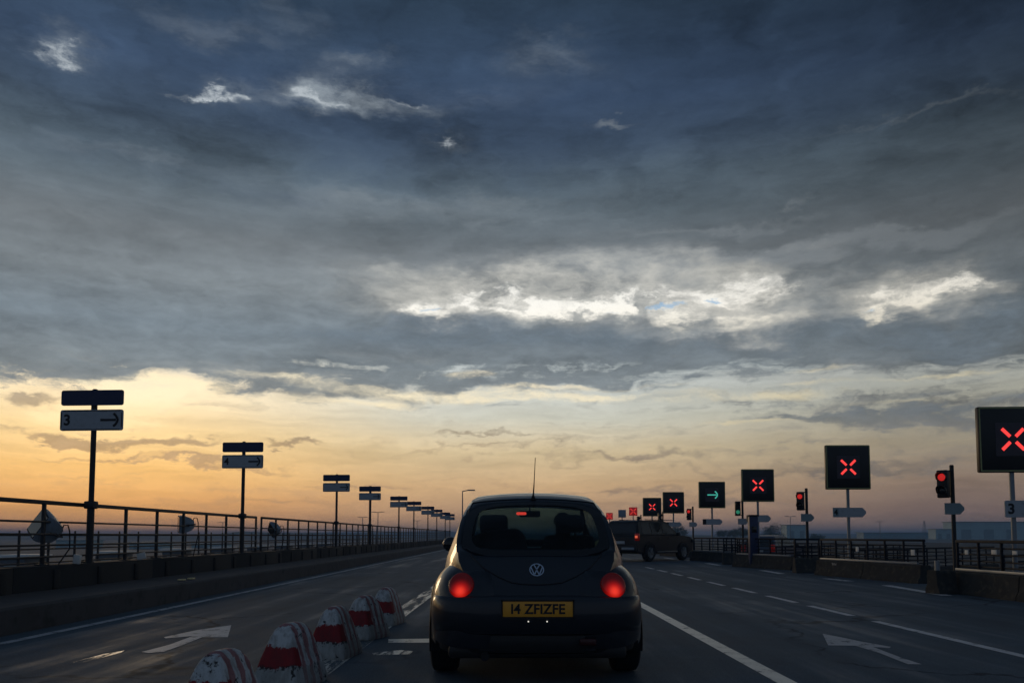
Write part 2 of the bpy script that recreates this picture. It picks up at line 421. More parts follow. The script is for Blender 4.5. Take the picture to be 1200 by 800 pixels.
def glass(name, tint, rough=0.03, mixf=0.5):
    m = bpy.data.materials.new(name); m.use_nodes = True
    t = m.node_tree; t.nodes.clear()
    o = t.nodes.new('ShaderNodeOutputMaterial')
    tr = t.nodes.new('ShaderNodeBsdfTransparent'); tr.inputs[0].default_value = tuple(tint) + (1,)
    gl = t.nodes.new('ShaderNodeBsdfGlossy'); gl.inputs['Roughness'].default_value = rough
    co = t.nodes.new('ShaderNodeTexCoord')
    n = noise(t, Q(t, co.outputs['Object']), 3.0, 4)
    fr = t.nodes.new('ShaderNodeFresnel'); fr.inputs['IOR'].default_value = 1.5
    f = Q(t, fr.outputs[0]) * mixf * ((n - 0.5) * 0.5 + 1.0)
    mx = t.nodes.new('ShaderNodeMixShader')
    t.links.new(f.clamp().s, mx.inputs[0]); t.links.new(tr.outputs[0], mx.inputs[1]); t.links.new(gl.outputs[0], mx.inputs[2])
    t.links.new(mx.outputs[0], o.inputs['Surface'])
    return m

M = {}
M['dark_steel'] = material('dark_steel', (0.020, 0.022, 0.026), 0.6, 0.0, 0.35, 9, 0.1, 60, dirt=(0.045, 0.028, 0.018), dirt_amt=0.4)
M['blue_steel'] = material('blue_steel', (0.010, 0.015, 0.024), 0.65, 0.0, 0.35, 9, spec=.15)
M['sign_blue'] = material('sign_blue', (0.012, 0.022, 0.085), 0.45, 0, 0.2, 5, dirt=(0.05, 0.05, 0.06), dirt_amt=0.3)
M['sign_white'] = material('sign_white', (0.42, 0.43, 0.44), 0.5, 0, 0.12, 5, dirt=(0.25, 0.23, 0.2), dirt_amt=0.4)
M['sign_grey'] = material('sign_grey', (0.42, 0.45, 0.48), 0.5, 0, 0.12, 5, dirt=(0.2, 0.19, 0.17), dirt_amt=0.4)
M['ink'] = material('ink', (0.012, 0.012, 0.014), 0.6, 0, 0.1)
M['board_black'] = material('board_black', (0.010, 0.010, 0.011), 0.45, 0, 0.25, 4)
M['board_panel'] = material('board_panel', (0.055, 0.045, 0.058), 0.5, 0, 0.2, 4)
M['board_edge'] = material('board_edge', (0.36, 0.37, 0.16), 0.5, 0, 0.2, 6)
M['pole_grey'] = material('pole_grey', (0.24, 0.27, 0.30), 0.45, 0.3, 0.2, 6)
M['concrete'] = material('concrete', (0.052, 0.052, 0.050), 0.9, 0, 0.4, 3, 0.5, 50, spec=.1, dirt=(0.14, 0.125, 0.095), dirt_amt=0.5)
M['parapet'] = material('parapet', (0.026, 0.026, 0.027), 0.9, 0, 0.4, 2, 0.4, 40, dirt=(0.02, 0.02, 0.02), dirt_amt=0.7)
M['kerb'] = material('kerb', (0.070, 0.068, 0.070), 0.9, 0, 0.45, 1.5, 0.4, 40, dirt=(0.03, 0.03, 0.03), dirt_amt=0.7)
M['lamp_grey'] = material('lamp_grey', (0.26, 0.32, 0.38), 0.5, 0.1, 0.25, 8, dirt=(0.12, 0.1, 0.08), dirt_amt=0.4)
M['rubber'] = material('rubber', (0.012, 0.012, 0.013), 0.85, 0, 0.3, 12)
M['plastic_black'] = material('plastic_black', (0.012, 0.012, 0.013), 0.5, 0, 0.3, 8)
M['rim'] = material('rim', (0.22, 0.23, 0.24), 0.4, 0.7, 0.2, 10)
M['chrome'] = material('chrome', (0.55, 0.60, 0.68), 0.28, 0.75, 0.1, 10)
M['seat_cloth'] = material('seat_cloth', (0.014, 0.014, 0.016), 0.9, 0, 0.3, 20)
M['red_lens'] = material('red_lens', (0.12, 0.008, 0.008), 0.2, 0, 0.2, 10)
M['white_fascia'] = material('white_fascia', (0.75, 0.75, 0.72), 0.6, 0, 0.12, 3)
M['booth_wall'] = material('booth_wall', (0.10, 0.11, 0.12), 0.7, 0, 0.3, 2)
M['window_dark'] = material('window_dark', (0.012, 0.014, 0.017), 0.12, 0, 0.1, 3, spec=0.6)
M['building'] = material('building', (0.42, 0.55, 0.56), 0.7, 0, 0.15, 0.2)
M['building_dark'] = material('building_dark', (0.28, 0.36, 0.38), 0.7, 0, 0.15, 0.2)
M['building_pale'] = material('building_pale', (0.26, 0.38, 0.42), 0.7, 0, 0.15, 0.2)
M['blue_pillar'] = material('blue_pillar', (0.02, 0.035, 0.10), 0.5, 0, 0.2, 5)
M['bark'] = material('bark', (0.06, 0.05, 0.04), 0.9, 0, 0.3, 3)
M['leaf'] = material('leaf', (0.05, 0.075, 0.04), 0.8, 0, 0.5, 0.7)
M['hair'] = material('hair', (0.012, 0.010, 0.008), 0.8, 0, 0.3, 30)
M['skin'] = material('skin', (0.45, 0.27, 0.19), 0.6, 0, 0.1, 10)
M['jacket'] = material('jacket', (0.02, 0.022, 0.028), 0.9, 0, 0.3, 14)

def paint(name, col, dust=0.10, coat=0.55):
    m = material(name, col, 0.42, 0.0, 0.12, 3, coat=coat, spec=0.35, dirt=(0.035, 0.033, 0.03), dirt_amt=dust)
    return m
M['car_navy'] = paint('car_navy', (0.010, 0.013, 0.020))
M['suv_black'] = paint('suv_black', (0.006, 0.009, 0.014), .0, .12)
M['estate_dark'] = paint('estate_dark', (0.05, 0.07, 0.11), .05, .5)

# asphalt: aggregate, broad tonal patches, sealed cracks, tyre-polished tracks
def asphalt(name, base, seams=True):
    m = bpy.data.materials.new(name); m.use_nodes = True
    t = m.node_tree; b = t.nodes['Principled BSDF']
    co = t.nodes.new('ShaderNodeTexCoord'); v = Q(t, co.outputs['Object'])
    sx = t.nodes.new('ShaderNodeSeparateXYZ'); t.links.new(v.s, sx.inputs[0])
    x, y = Q(t, sx.outputs[0]), Q(t, sx.outputs[1])
    big = noise(t, v, 0.35, 6, 0.6); mid = noise(t, v, 3.0, 6, 0.65); fine = noise(t, v, 90.0, 3, 0.6)
    lng = noise(t, vec(t, x * 2.6, y * 0.12), 1.0, 5, 0.55)
    k = (big - 0.5) * 1.1 + (mid - 0.5) * 0.7 + (fine - 0.5) * 1.7 + (noise(t, v, 38.0, 4, 0.6) - 0.5) * 0.8 + (lng - 0.5) * 0.8 + 1.0
    c = mix(t, 1.0, base, vec(t, k, k, k), 'MULTIPLY')
    vo = t.nodes.new('ShaderNodeTexVoronoi'); vo.feature = 'DISTANCE_TO_EDGE'; vo.inputs['Scale'].default_value = 0.22
    wv = noise(t, v, 1.1, 4, 0.6, col=True)
    va = t.nodes.new('ShaderNodeVectorMath'); va.operation = 'MULTIPLY_ADD'
    t.links.new(wv.s, va.inputs[0]); va.inputs[1].default_value = (1.3, 1.3, 0); t.links.new(v.s, va.inputs[2]); t.links.new(va.outputs[0], vo.inputs['Vector'])
    crack = smooth(t, Q(t, vo.outputs['Distance']), 0.002, 0.012, 1.0, 0.0) * smooth(t, big, 0.45, 0.6)
    c = mix(t, crack * 0.7, c, (0.008, 0.008, 0.009))
    pale = smooth(t, noise(t, vec(t, x * 0.5, y * 1.1, 3.0), 1.4, 7, 0.68), 0.60, 0.74, 0, 0.35)
    c = mix(t, pale, c, (0.10, 0.10, 0.10))
    t.links.new(c.s, b.inputs['Base Color'])
    rg = (mid - 0.5) * 0.3 + (big - 0.5) * 0.3 - lng * 0.15 - smooth(t, big * 0.5 + lng * 0.5, 0.50, 0.66, 0, 0.28) + 0.80
    t.links.new(rg.clamp().s, b.inputs['Roughness'])
    b.inputs['Specular IOR Level'].default_value = 0.12
    bn = t.nodes.new('ShaderNodeBump'); bn.inputs['Strength'].default_value = 0.5; bn.inputs['Distance'].default_value = 0.006
    t.links.new((fine * 0.6 + mid).s, bn.inputs['Height']); t.links.new(bn.outputs[0], b.inputs['Normal'])
    return m
M['asphalt'] = asphalt('asphalt', (0.084, 0.116, 0.142))
M['apron'] = asphalt('apron', (0.040, 0.054, 0.066))
M['plain'] = material('plain', (0.070, 0.095, 0.115), 0.95, 0, 0.6, 0.02, dirt=(0.05, 0.06, 0.065), dirt_amt=0.5)

def worn_paint(name, col, wear=0.5, scale=5.0, ragged=False, gloss=0.55):
    # where the paint has gone the road itself shows through
    m = bpy.data.materials.new(name); m.use_nodes = True
    t = m.node_tree; b = t.nodes['Principled BSDF']
    co = t.nodes.new('ShaderNodeTexCoord'); v = Q(t, co.outputs['Object'])
    n = noise(t, v, scale, 8, 0.68); n2 = noise(t, v, 60, 3, 0.6)
    if ragged:
        sx = t.nodes.new('ShaderNodeSeparateXYZ'); t.links.new(v.s, sx.inputs[0])
        x, y = Q(t, sx.outputs[0]), Q(t, sx.outputs[1])
        n = noise(t, vec(t, x * 8.0, y * 0.8), 1.0, 8, 0.7, dist=0.8)
    f = smooth(t, n + (n2 - 0.5) * 0.30, wear - 0.09, wear + 0.07)
    k = (n - 0.5) * 0.7 + (n2 - 0.5) * 0.3 + 1.0
    c = mix(t, 1.0, col, vec(t, k, k, k), 'MULTIPLY')
    t.links.new(c.s, b.inputs['Base Color']); b.inputs['Roughness'].default_value = gloss
    b.inputs['Specular IOR Level'].default_value = 0.6
    t.links.new((f * 0.92).s, b.inputs['Alpha'])
    return m
M['line_white'] = worn_paint('line_white', (0.66, 0.67, 0.68), 0.38)
M['line_dull'] = worn_paint('line_dull', (0.48, 0.49, 0.51), 0.40)
M['line_cream'] = worn_paint('line_cream', (0.90, 0.84, 0.72), 0.37, gloss=.38)
M['line_worn'] = worn_paint('line_worn', (0.85, 0.80, 0.70), 0.49, 3.0, True, .34)
M['stud'] = material('stud', (0.75, 0.62, 0.30), 0.5, 0, 0.1, 10)

# ------------------------------------------------------------------ setting: ground, deck, footway, markings
def struct(o): o['kind'] = 'structure'; return o

b = MB(); b.grid([[(x, y, -2.8) for x in (-2600, -400, -60, 60, 400, 2600)] for y in (-200, 0, 200, 600, 1500, 3000)])
struct(b.build('ground', M['plain'], smooth=0))
b = MB(); b.grid([[(x, y, 0.0) for x in (-5.55, 9.9)] for y in (-30, 420)])
b.face([(-5.55, 420, 0), (9.9, 420, 0), (9.9, 420, -2.79), (-5.55, 420, -2.79)])
struct(b.build('road', M['asphalt'], smooth=0))
b = MB(); b.grid([[(x, y, z) for x, z in ((9.9, -0.002), (11.6, -0.34), (90, -0.40), (90, -2.79))] for y in (-30, 420)])
b.face([(9.9, 420, -0.002), (11.6, 420, -.34), (90, 420, -.4), (90, 420, -2.79), (9.9, 420, -2.79)])
struct(b.build('exit_road', M['apron'], smooth=0))

FW = -5.55
b = MB()
prof = [(FW + .02, -.05), (FW, .27), (FW - .035, .30), (-6.62, .315), (-6.62, -2.79)]
b.grid([[(x, y, z) for x, z in prof] for y in [-12 + 4 * k for k in range(37)]])
struct(b.build('footway', M['kerb'], smooth=25))

def strip(name, x, y0, y1, w, m, z=0.004, x1=None):
    x1 = x if x1 is None else x1
    b = MB(); n = max(2, int((y1 - y0) / 3))
    b.grid([[(x + (x1 - x) * k / n + s * w / 2, y0 + (y1 - y0) * k / n, z) for s in (-1, 1)] for k in range(n + 1)])
    return struct(b.build(name, m, smooth=0))
strip('road_line', -5.16, -4, 130, .12, M['line_dull'])
strip('road_line', -1.575, 2, 90, .27, M['line_worn'])
strip('road_line', 2.04, 2, 110, .15, M['line_cream'])
for y0, y1 in ((7.0, 10.25), (10.95, 12.5), (13.1, 14.55), (15.25, 16.75), (17.5, 18.9), (19.7, 21.0), (21.8, 23.2), (24.0, 25.4), (26.2, 27.6)):
    strip('road_line', 4.63, y0, y1, .115, M['line_white'])
for y0, y1, x0, x1 in ((14.6, 17.6, 7.92, 8.22), (22.9, 25.2, 7.72, 7.86), (29.4, 31.6, 7.6, 7.7), (19.2, 20.4, 8.1, 8.0), (37.0, 39.5, 7.5, 7.55)):
    strip('road_line', x0, y0, y1, .22, M['line_white'], x1=x1)
def px_poly(name, pts, m, z=0.004):
    b = MB(); pp = [Vector(ground(px, py, z) + (z,)) for px, py in pts]
    from mathutils.geometry import tessellate_polygon
    vs = [b.bm.verts.new(p) for p in pp]
    for tri in tessellate_polygon([pp]):
        f = b.bm.faces.new([vs[k] for k in tri])
    bmesh.ops.recalc_face_normals(b.bm, faces=b.bm.faces[:])
    for f in b.bm.faces:
        f.normal_update()
        if f.normal.z < 0: f.normal_flip()
    return struct(b.build(name, m, smooth=0))
px_poly('road_arrow', [(271, 732), (232, 737.5), (192, 746), (194, 747.4), (226, 744.6), (198, 755), (166, 763.2), (174, 764.6), (192, 763), (212, 756), (237, 746), (267, 746)], M['line_white'])
px_poly('road_arrow', [(964, 742), (990, 747), (1008, 751), (1044, 757.3), (1042, 758.8), (1023, 757.4), (1035, 762), (1057, 770.3), (1080, 777.6), (1064, 777.6), (1047, 771), (1032, 765), (1011, 758.6), (1002, 756), (970.5, 755.6)], M['line_dull'])
px_poly('road_marking', [(455, 748.2), (512, 747.6), (512, 752.4), (455, 752.4)], M['line_cream'])
px_poly('road_marking', [(436, 764.5), (470, 761), (484, 762.5), (480, 766), (438, 767)], M['line_worn'])
px_poly('road_marking', [(86, 775), (122, 765.5), (146, 761.5), (142, 764), (112, 772), (90, 777)], M['line_worn'])

# ------------------------------------------------------------------ left edge: parapet, railing, signs
b = MB()
for k in range(24):
    y0, y1 = -10 + 4.13 * k, -10 + 4.13 * k + 4.124
    b.box((-6.83, (y0 + y1) / 2, -1.05), (0.40, y1 - y0, 3.42), bevel=.008)
y = 10.4 - 1.24 * 4
while y < 88:
    b.box((-6.618, y, .46), (.03, .16, .28), bevel=.008); y += 1.24      # post anchor ribs on the face of the wall
pw = tag(b.build('parapet_wall', M['parapet']), 'low dark concrete parapet wall under the long left railing', 'wall')

RX = -6.84
def railing(y_posts, label, y0=None, y1=None):
    y0 = y_posts[0] if y0 is None else y0; y1 = y_posts[-1] if y1 is None else y1
    t = thing('railing', label, 'railing', (RX, y_posts[0], .66), group='railing along the left parapet')
    for i, yy in enumerate(y_posts):
        b = MB(); b.box((0, 0, .45), (.045, .055, .90), bevel=.006); b.box((0, 0, .01), (.14, .16, .02), bevel=.004)
        b.build('post', M['dark_steel'], t, loc=(0, yy - y_posts[0], 0))
    for z, w, h in ((.915, .065, .06), (.63, .028, .03), (.45, .028, .03), (.29, .028, .03), (.12, .028, .03)):
        b = MB(); b.box((0.0 if z > .9 else .036, (y0 + y1) / 2 - y_posts[0], z), (w, y1 - y0, h), bevel=.008)
        b.build('rail', M['dark_steel'], t)
    return t
railing([5.44 + 1.24 * k for k in range(12)] + [20.26, 21.3], 'near stretch of dark steel railing, before the double post at the joint', 4.6)
railing([21.76] + [23.1 + 1.235 * k for k in range(53)], 'far stretch of dark steel railing, running on from the double post at the joint')

# road sign: two plates on a tall pole
def bar(b, x0, z0, x1, z1, w, y, d=.004):
    v = Vector((x1 - x0, 0, z1 - z0)); L = v.length
    rot = Matrix.Rotation(-math.atan2(v.z, v.x), 3, 'Y')
    b.box(((x0 + x1) / 2, y, (z0 + z1) / 2), (L, d, w), rot=rot)
def arrow_right(m, parent, x, z, s, y, w=None):
    b = MB(); w = w or s * .12
    bar(b, x - s * .5, z, x + s * .36, z, w, y)
    for sg in (1, -1):
        pts = [(x + s * .22, z + sg * s * .34), (x + s * .36, z + sg * s * .22), (x + s * .45, z + sg * s * .06), (x + s * .46, z)]
        for (xa, za), (xb, zb) in zip(pts, pts[1:]): bar(b, xa, za, xb, zb, w, y - .0006 * (sg + 2), .004)
    return b.build('arrow', m, parent, smooth=0)
def rplate(w, h, z, r=.035, d=.022, y=0.0, x=0.0):
    pts = []
    for cx, cz, a0 in ((w / 2 - r, h / 2 - r, 0), (-w / 2 + r, h / 2 - r, 90), (-w / 2 + r, -h / 2 + r, 180), (w / 2 - r, -h / 2 + r, 270)):
        for k in range(5):
            a = R(a0 + 22.5 * k); pts.append((cx + r * math.cos(a), cz + r * math.sin(a)))
    b = MB(); b.prism(pts, lambda p: (p[0] + x, y - d / 2, p[1] + z), lambda p: (p[0] + x, y + d / 2, p[1] + z)); return b

def direction_sign(x, y, num, label, rz=0.0, thick=1.0):
    t = thing('direction_sign', label, 'road sign', (x, y, .66), rz, 'signs along the left railing')
    b = MB(); b.tube((0, 0, 0), (0, 0, .98), .055 * thick, n=14); b.tube((0, 0, .98), (0, 0, 2.76), .042 * thick, n=14); b.tube((0, 0, 2.76), (0, 0, 2.775), .046 * thick, .03, n=14)
    b.build('pole', M['dark_steel'], t)
    b = MB(); b.box((0, -.0, .915), (.16, .16, .12), bevel=.02); b.box((-.07, .0, .915), (.09, .05, .05), bevel=.008)
    b.build('clamp', M['dark_steel'], t)
    up = rplate(1.03, .245, 2.625, y=-.065).build('upper_plate', M['sign_blue'], t)
    b = MB(); b.box((0, -.048, 2.42), (.05, .02, .60), bevel=.004)
    b.build('bracket', M['dark_steel'], t)
    lo = rplate(1.04, .335, 2.265, y=-.065).build('lower_plate', M['sign_grey'], t)
    e = MB()
    for sx, w, z0, z1 in ((0, 1.0, .150, 0), (0, 1.0, -.150, 0)): e.box((0, -.078, 2.265 + z0), (.94, .004, .012))
    for sx in (-.5, .5): e.box((sx, -.078, 2.265), (.012, .004, .24))
    e.build('border', M['ink'], lo, smooth=0)
    if num: text_mesh('number', num, .24, M['ink'], lo, (-.405, -.0785, 2.262), thick=.006)
    arrow_right(M['ink'], lo, .30, 2.265, .30, -.079)
    return t
DS = [(12.67, '3'), (19.8, '4'), (30.4, ''), (37.6, ''), (47.2, ''), (54.4, ''), (63.5, ''), (71.0, ''), (80.0, ''), (86.0, '')]
ords = {2: 'third', 3: 'fourth', 4: 'fifth', 5: 'sixth', 6: 'seventh', 7: 'eighth', 8: 'ninth', 9: 'tenth'}
for i, (y, num) in enumerate(DS):
    if i == 0: lb = 'nearest dark pole sign, blue plate over pale plate with 3 and arrow'
    elif i == 1: lb = 'pole sign with blue plate over pale plate marked 4, beside the double post'
    elif i == 3: lb = 'two-plate pole sign on a stouter pole, fourth along the left railing'
    elif i == 9: lb = 'last and farthest two-plate pole sign, by the car mirror'
    else: lb = '%s two-plate pole sign along the left railing, counted from the near end' % ords[i]
    direction_sign(-6.70, y, num, lb, R(-3 if i else -4), 1.35 if i == 3 else 1.0)

def floodlight(p, rot, label, s=1.0):
    t = thing('floodlight', label, 'floodlight', p, group='floodlights fixed to the left railing')
    Mx = rot
    def sq(w, h, y): return [Mx @ Vector((sx * w * s, y * s, sz * h * s)) for sx, sz in ((-1, -1), (0, -1.06), (1, -1), (1.06, 0), (1, 1), (0, 1.06), (-1, 1), (-1.06, 0))]
    b = MB(); b.grid([sq(.19, .17, -.13), sq(.20, .18, -.11), sq(.20, .18, -.06), sq(.185, .165, 0.0), sq(.14, .125, .11), (sq(.075, .07, .17)), sq(.01, .01, .175)], close_v=True)
    b.build('housing', M['lamp_grey'], t, smooth=40)
    b = MB(); b.prism([(-.18, -.155), (.18, -.155), (.18, .155), (-.18, .155)], lambda q: Mx @ Vector((q[0] * s, -.135 * s, q[1] * s)), lambda q: Mx @ Vector((q[0] * s, -.128 * s, q[1] * s)))
    b.build('glass', M['window_dark'], t, smooth=0)
    b = MB()
    b.path([Mx @ Vector((-.21 * s, 0, 0)), Mx @ Vector((-.20 * s, .10 * s, 0)), Mx @ Vector((-.12 * s, .19 * s, 0)), Mx @ Vector((0, .20 * s, 0)), Mx @ Vector((.12 * s, .19 * s, 0)), Mx @ Vector((.20 * s, .10 * s, 0)), Mx @ Vector((.21 * s, 0, 0))], .012)
    b.build('bracket', M['dark_steel'], t)
    b = MB(); b.tube(Mx @ Vector((0, .20 * s, 0)), (RX - p[0] - .03, 0.05, -.02), .014)
    b.build('arm', M['dark_steel'], t)
    b = MB(); x0 = Mx @ Vector((.05, .15, .09)) * s
    b.path([x0, x0 + Vector((.02, 0, .05)), x0 + Vector((.07, .02, .05)), x0 + Vector((.10, .02, -.05)), x0 + Vector((.11, .02, -.3)), (.18, .02, .66 - p[2])], .010)
    b.build('cable', M['rubber'], t)
    return t
def wpt(px, py, Y):
    d = ray(px, py); k = Y / d.y
    return Vector((d.x * k, Y, CAM_H + d.z * k))
E3 = lambda x, y, z: (Matrix.Rotation(R(z), 3, 'Z') @ Matrix.Rotation(R(y), 3, 'Y') @ Matrix.Rotation(R(x), 3, 'X'))
floodlight(wpt(55, 618, 11.95), E3(-28, 20, -48), 'grey floodlight behind the nearest railing bays, left of the 3 sign', 1.12)
floodlight(wpt(217, 614, 16.9), E3(0, 4, -62), 'boxy grey floodlight on the railing between the 3 and 4 signs')
floodlight(wpt(322, 620, 23.3), E3(14, 40, -38), 'small tilted floodlight on the railing just past the double post', .9)
b = MB(); b.box((0, 0, .07), (.10, .07, .14), rot=Matrix.Rotation(R(8), 3, 'Y'), bevel=.01)
tag(b.build('junction_box', M['white_fascia'], loc=(-6.66, 11.35 + .9, .66)), 'small pale junction box on the parapet below the nearest floodlight', 'box')
b = MB(); b.box((0, 0, .06), (.16, .02, .12), rot=Matrix.Rotation(R(-14), 3, 'Y'), bevel=.006)
tag(b.build('reflector', M['white_fascia'], loc=(-6.70, 14.45, .66)), 'small tilted white reflector plate on top of the parapet', 'reflector')

for k, (px, py) in enumerate(((213, 679.5), (224, 678))):
    gx, gy = ground(px, py, .318)
    b = MB(); b.box((0, 0, .012), (.10, .12, .024), bevel=.006)
    tag(b.build('kerb_stud', M['stud'], loc=(gx, gy, .316)), 'pale yellow stud on the footway below the boxy floodlight, %s of two' % ('left' if k == 0 else 'right'), 'road stud')
# second railing on the neighbouring ramp
t = thing('ramp_railing', 'low far railing of the neighbouring ramp, seen through the left railing', 'railing', (-12, 12, -.2))
for k in range(56):
    b = MB(); b.box((0, 0, .65), (.05, .05, 1.30), bevel=.006); b.box((0, 0, 1.36), (.035, .035, .12), bevel=.005)
    b.build('post', M['dark_steel'], t, loc=(0, 1.24 * k, 0))
for z in (1.30, .95, .6, .25):
    b = MB(); b.box((.03, 34, z), (.03, 70, .04)); b.build('rail', M['dark_steel'], t, smooth=0)
b = MB(); b.box((-12.1, 46, -1.52), (.35, 72, 2.6), bevel=.02)
tag(b.build('ramp_wall', M['parapet']), 'dark retaining wall of the neighbouring ramp beyond the left railing', 'wall')

# ------------------------------------------------------------------ red and white blocks
def block_material():
    m = bpy.data.materials.new('block_paint'); m.use_nodes = True
    t = m.node_tree; bs = t.nodes['Principled BSDF']
    co = t.nodes.new('ShaderNodeTexCoord'); v = Q(t, co.outputs['Object'])
    oi = t.nodes.new('ShaderNodeObjectInfo')
    geo = t.nodes.new('ShaderNodeNewGeometry')
    sx = t.nodes.new('ShaderNodeSeparateXYZ'); t.links.new(v.s, sx.inputs[0])
    x, y, z = (Q(t, sx.outputs[i]) for i in range(3))
    rnd = Q(t, oi.outputs['Random'])
    off = vec(t, rnd * 37.0, rnd * 11.0, rnd * 5.0)
    va = t.nodes.new('ShaderNodeVectorMath'); va.operation = 'ADD'; t.links.new(v.s, va.inputs[0]); t.links.new(off.s, va.inputs[1])
    vv = Q(t, va.outputs[0])
    n = noise(t, vv, 9.0, 7, 0.68); n2 = noise(t, vv, 30, 5, 0.65); n3 = noise(t, vec(t, x * 26.0, y * 26.0, z * 5.0 + rnd * 9.0), 1.0, 5, 0.6)
    j = (n - 0.5) * 0.13 + (n2 - 0.5) * 0.05
    # painted band across the end face
    zz = z + j
    band = smooth(t, zz, .145, .153) * smooth(t, zz, .290, .298, 1, 0) * smooth(t, y, -.12, -.10, 1, 0)
    # upright bands down the long sides
    yy = y + (n3 - 0.5) * 0.10
    s1 = smooth(t, yy, -.115, -.105) * smooth(t, yy, -.070, -.060, 1, 0)
    s2 = smooth(t, yy, -.015, -.005) * smooth(t, yy, .035, .045, 1, 0)
    s3 = smooth(t, yy, .095, .105) * smooth(t, yy, .140, .150, 1, 0)
    red = (band + (s1 + s2 + s3) * 0.72).clamp()
    chips = smooth(t, n2 * 0.5 + n * 0.5, 0.385, 0.445)
    grime = smooth(t, n3 * 0.6 + n * 0.4, 0.42, 0.60)
    c = mix(t, red, mix(t, grime * 0.6, (0.60, 0.61, 0.60), (0.20, 0.185, 0.16)), mix(t, grime * 0.4, (0.30, 0.014, 0.018), (0.085, 0.02, 0.024)))
    base = smooth(t, zz, .14, .15, 1, 0)
    c = mix(t, (base * 0.5), c, (0.25, 0.26, 0.24))
    edge = smooth(t, zz, .132, .142) * smooth(t, zz, .158, .168, 1, 0) * smooth(t, n2, .45, .55)
    c = mix(t, (edge * 0.9 * smooth(t, y, -.12, -.10, 1, 0)), c, (0.014, 0.013, 0.013))
    c = mix(t, chips, (0.03, 0.028, 0.027), c)
    t.links.new(c.s, bs.inputs['Base Color'])
    bs.inputs['Roughness'].default_value = 0.75
    bn = t.nodes.new('ShaderNodeBump'); bn.inputs['Strength'].default_value = 0.5; bn.inputs['Distance'].default_value = 0.01
    t.links.new((n2 + n).s, bn.inputs['Height']); t.links.new(bn.outputs[0], bs.inputs['Normal'])
    return m
M['block'] = block_material()
def block_mesh(name):
    b = MB()
    hw = [(.00, .180), (.015, .184), (.05, .182), (.10, .168), (.20, .140), (.30, .110), (.36, .091), (.40, .074), (.43, .052), (.446, .030), (.450, .010)]
    hl = [(.00, .250), (.015, .255), (.05, .253), (.10, .240), (.20, .212), (.30, .184), (.36, .162), (.40, .138), (.43, .106), (.446, .075), (.450, .04)]
    rows = []
    for (z, w), (_, l) in zip(hw, hl):
        row = []
        for k in range(40):
            a = 2 * math.pi * k / 40; ca, sa = math.cos(a), math.sin(a); e = .17 if z < .3 else .24
            row.append((w * math.copysign(abs(ca) ** e, ca), l * math.copysign(abs(sa) ** e, sa), z))
        rows.append(row)
    b.grid(rows, close_v=True)
    b.bm.faces.new([b.bm.verts.new(p) for p in rows[-1]])
    bmesh.ops.remove_doubles(b.bm, verts=b.bm.verts[:], dist=.0004)
    return b.build(name, M['block'], smooth=50)
bl0 = block_mesh('delineator_block')
BL = [(4.55, -1.63, 3, 'nearest red and white block, cut off by the bottom of the view'), (5.95, -1.63, -2, 'red and white block with a wide clean red band, second in the row'),
      (7.33, -1.61, 4, 'red and white block in the middle of the row of five'), (8.62, -1.575, -5, 'second farthest red and white block, band blackened with wear'),
      (9.98, -1.56, 2, 'farthest red and white block, beside the black car')]
for i, (y, x, rz, lb) in enumerate(BL):
    o = bl0 if i == 0 else bl0.copy()
    if i: COL.objects.link(o)
    o.location = (x, y, 0.002); o.rotation_euler = (R(random.uniform(-1.5, 1.5)), 0, R(rz - 13))
    tag(o, lb, 'concrete block', 'red and white blocks on the lane line')

# ------------------------------------------------------------------ right side: lane boards, traffic lights, barriers
M['led_red'] = emitter('led_red', (1.0, 0.055, 0.05), 1.1, (0.1, 0.01, 0.01))
M['led_red_dim'] = emitter('led_red_dim', (1.0, 0.06, 0.05), .55, (0.1, 0.01, 0.01))
M['led_green'] = emitter('led_green', (0.08, 0.62, 0.48), .62, (0.01, 0.1, 0.08))
M['lens_red_on'] = emitter('lens_red_on', (1.0, 0.035, 0.03), .42, (0.1, 0.01, 0.01))
M['lens_green_on'] = emitter('lens_green_on', (0.08, 0.6, 0.36), .25, (0.01, 0.1, 0.05))
M['red_board'] = emitter('red_board', (1.0, 0.05, 0.05), .13, (0.10, 0.01, 0.012))

def finger_plate(w, h, z, d=.02, x=0.0, y=-.055):
    tip = h * .42
    pts = [(-w / 2, -h / 2), (w / 2 - tip, -h / 2), (w / 2 - .01, -h * .12), (w / 2 - .01, h * .12), (w / 2 - tip, h / 2), (-w / 2, h / 2)]
    b = MB(); b.prism(pts, lambda p: (p[0] + x, y - d / 2, p[1] + z), lambda p: (p[0] + x, y + d / 2, p[1] + z)); return b

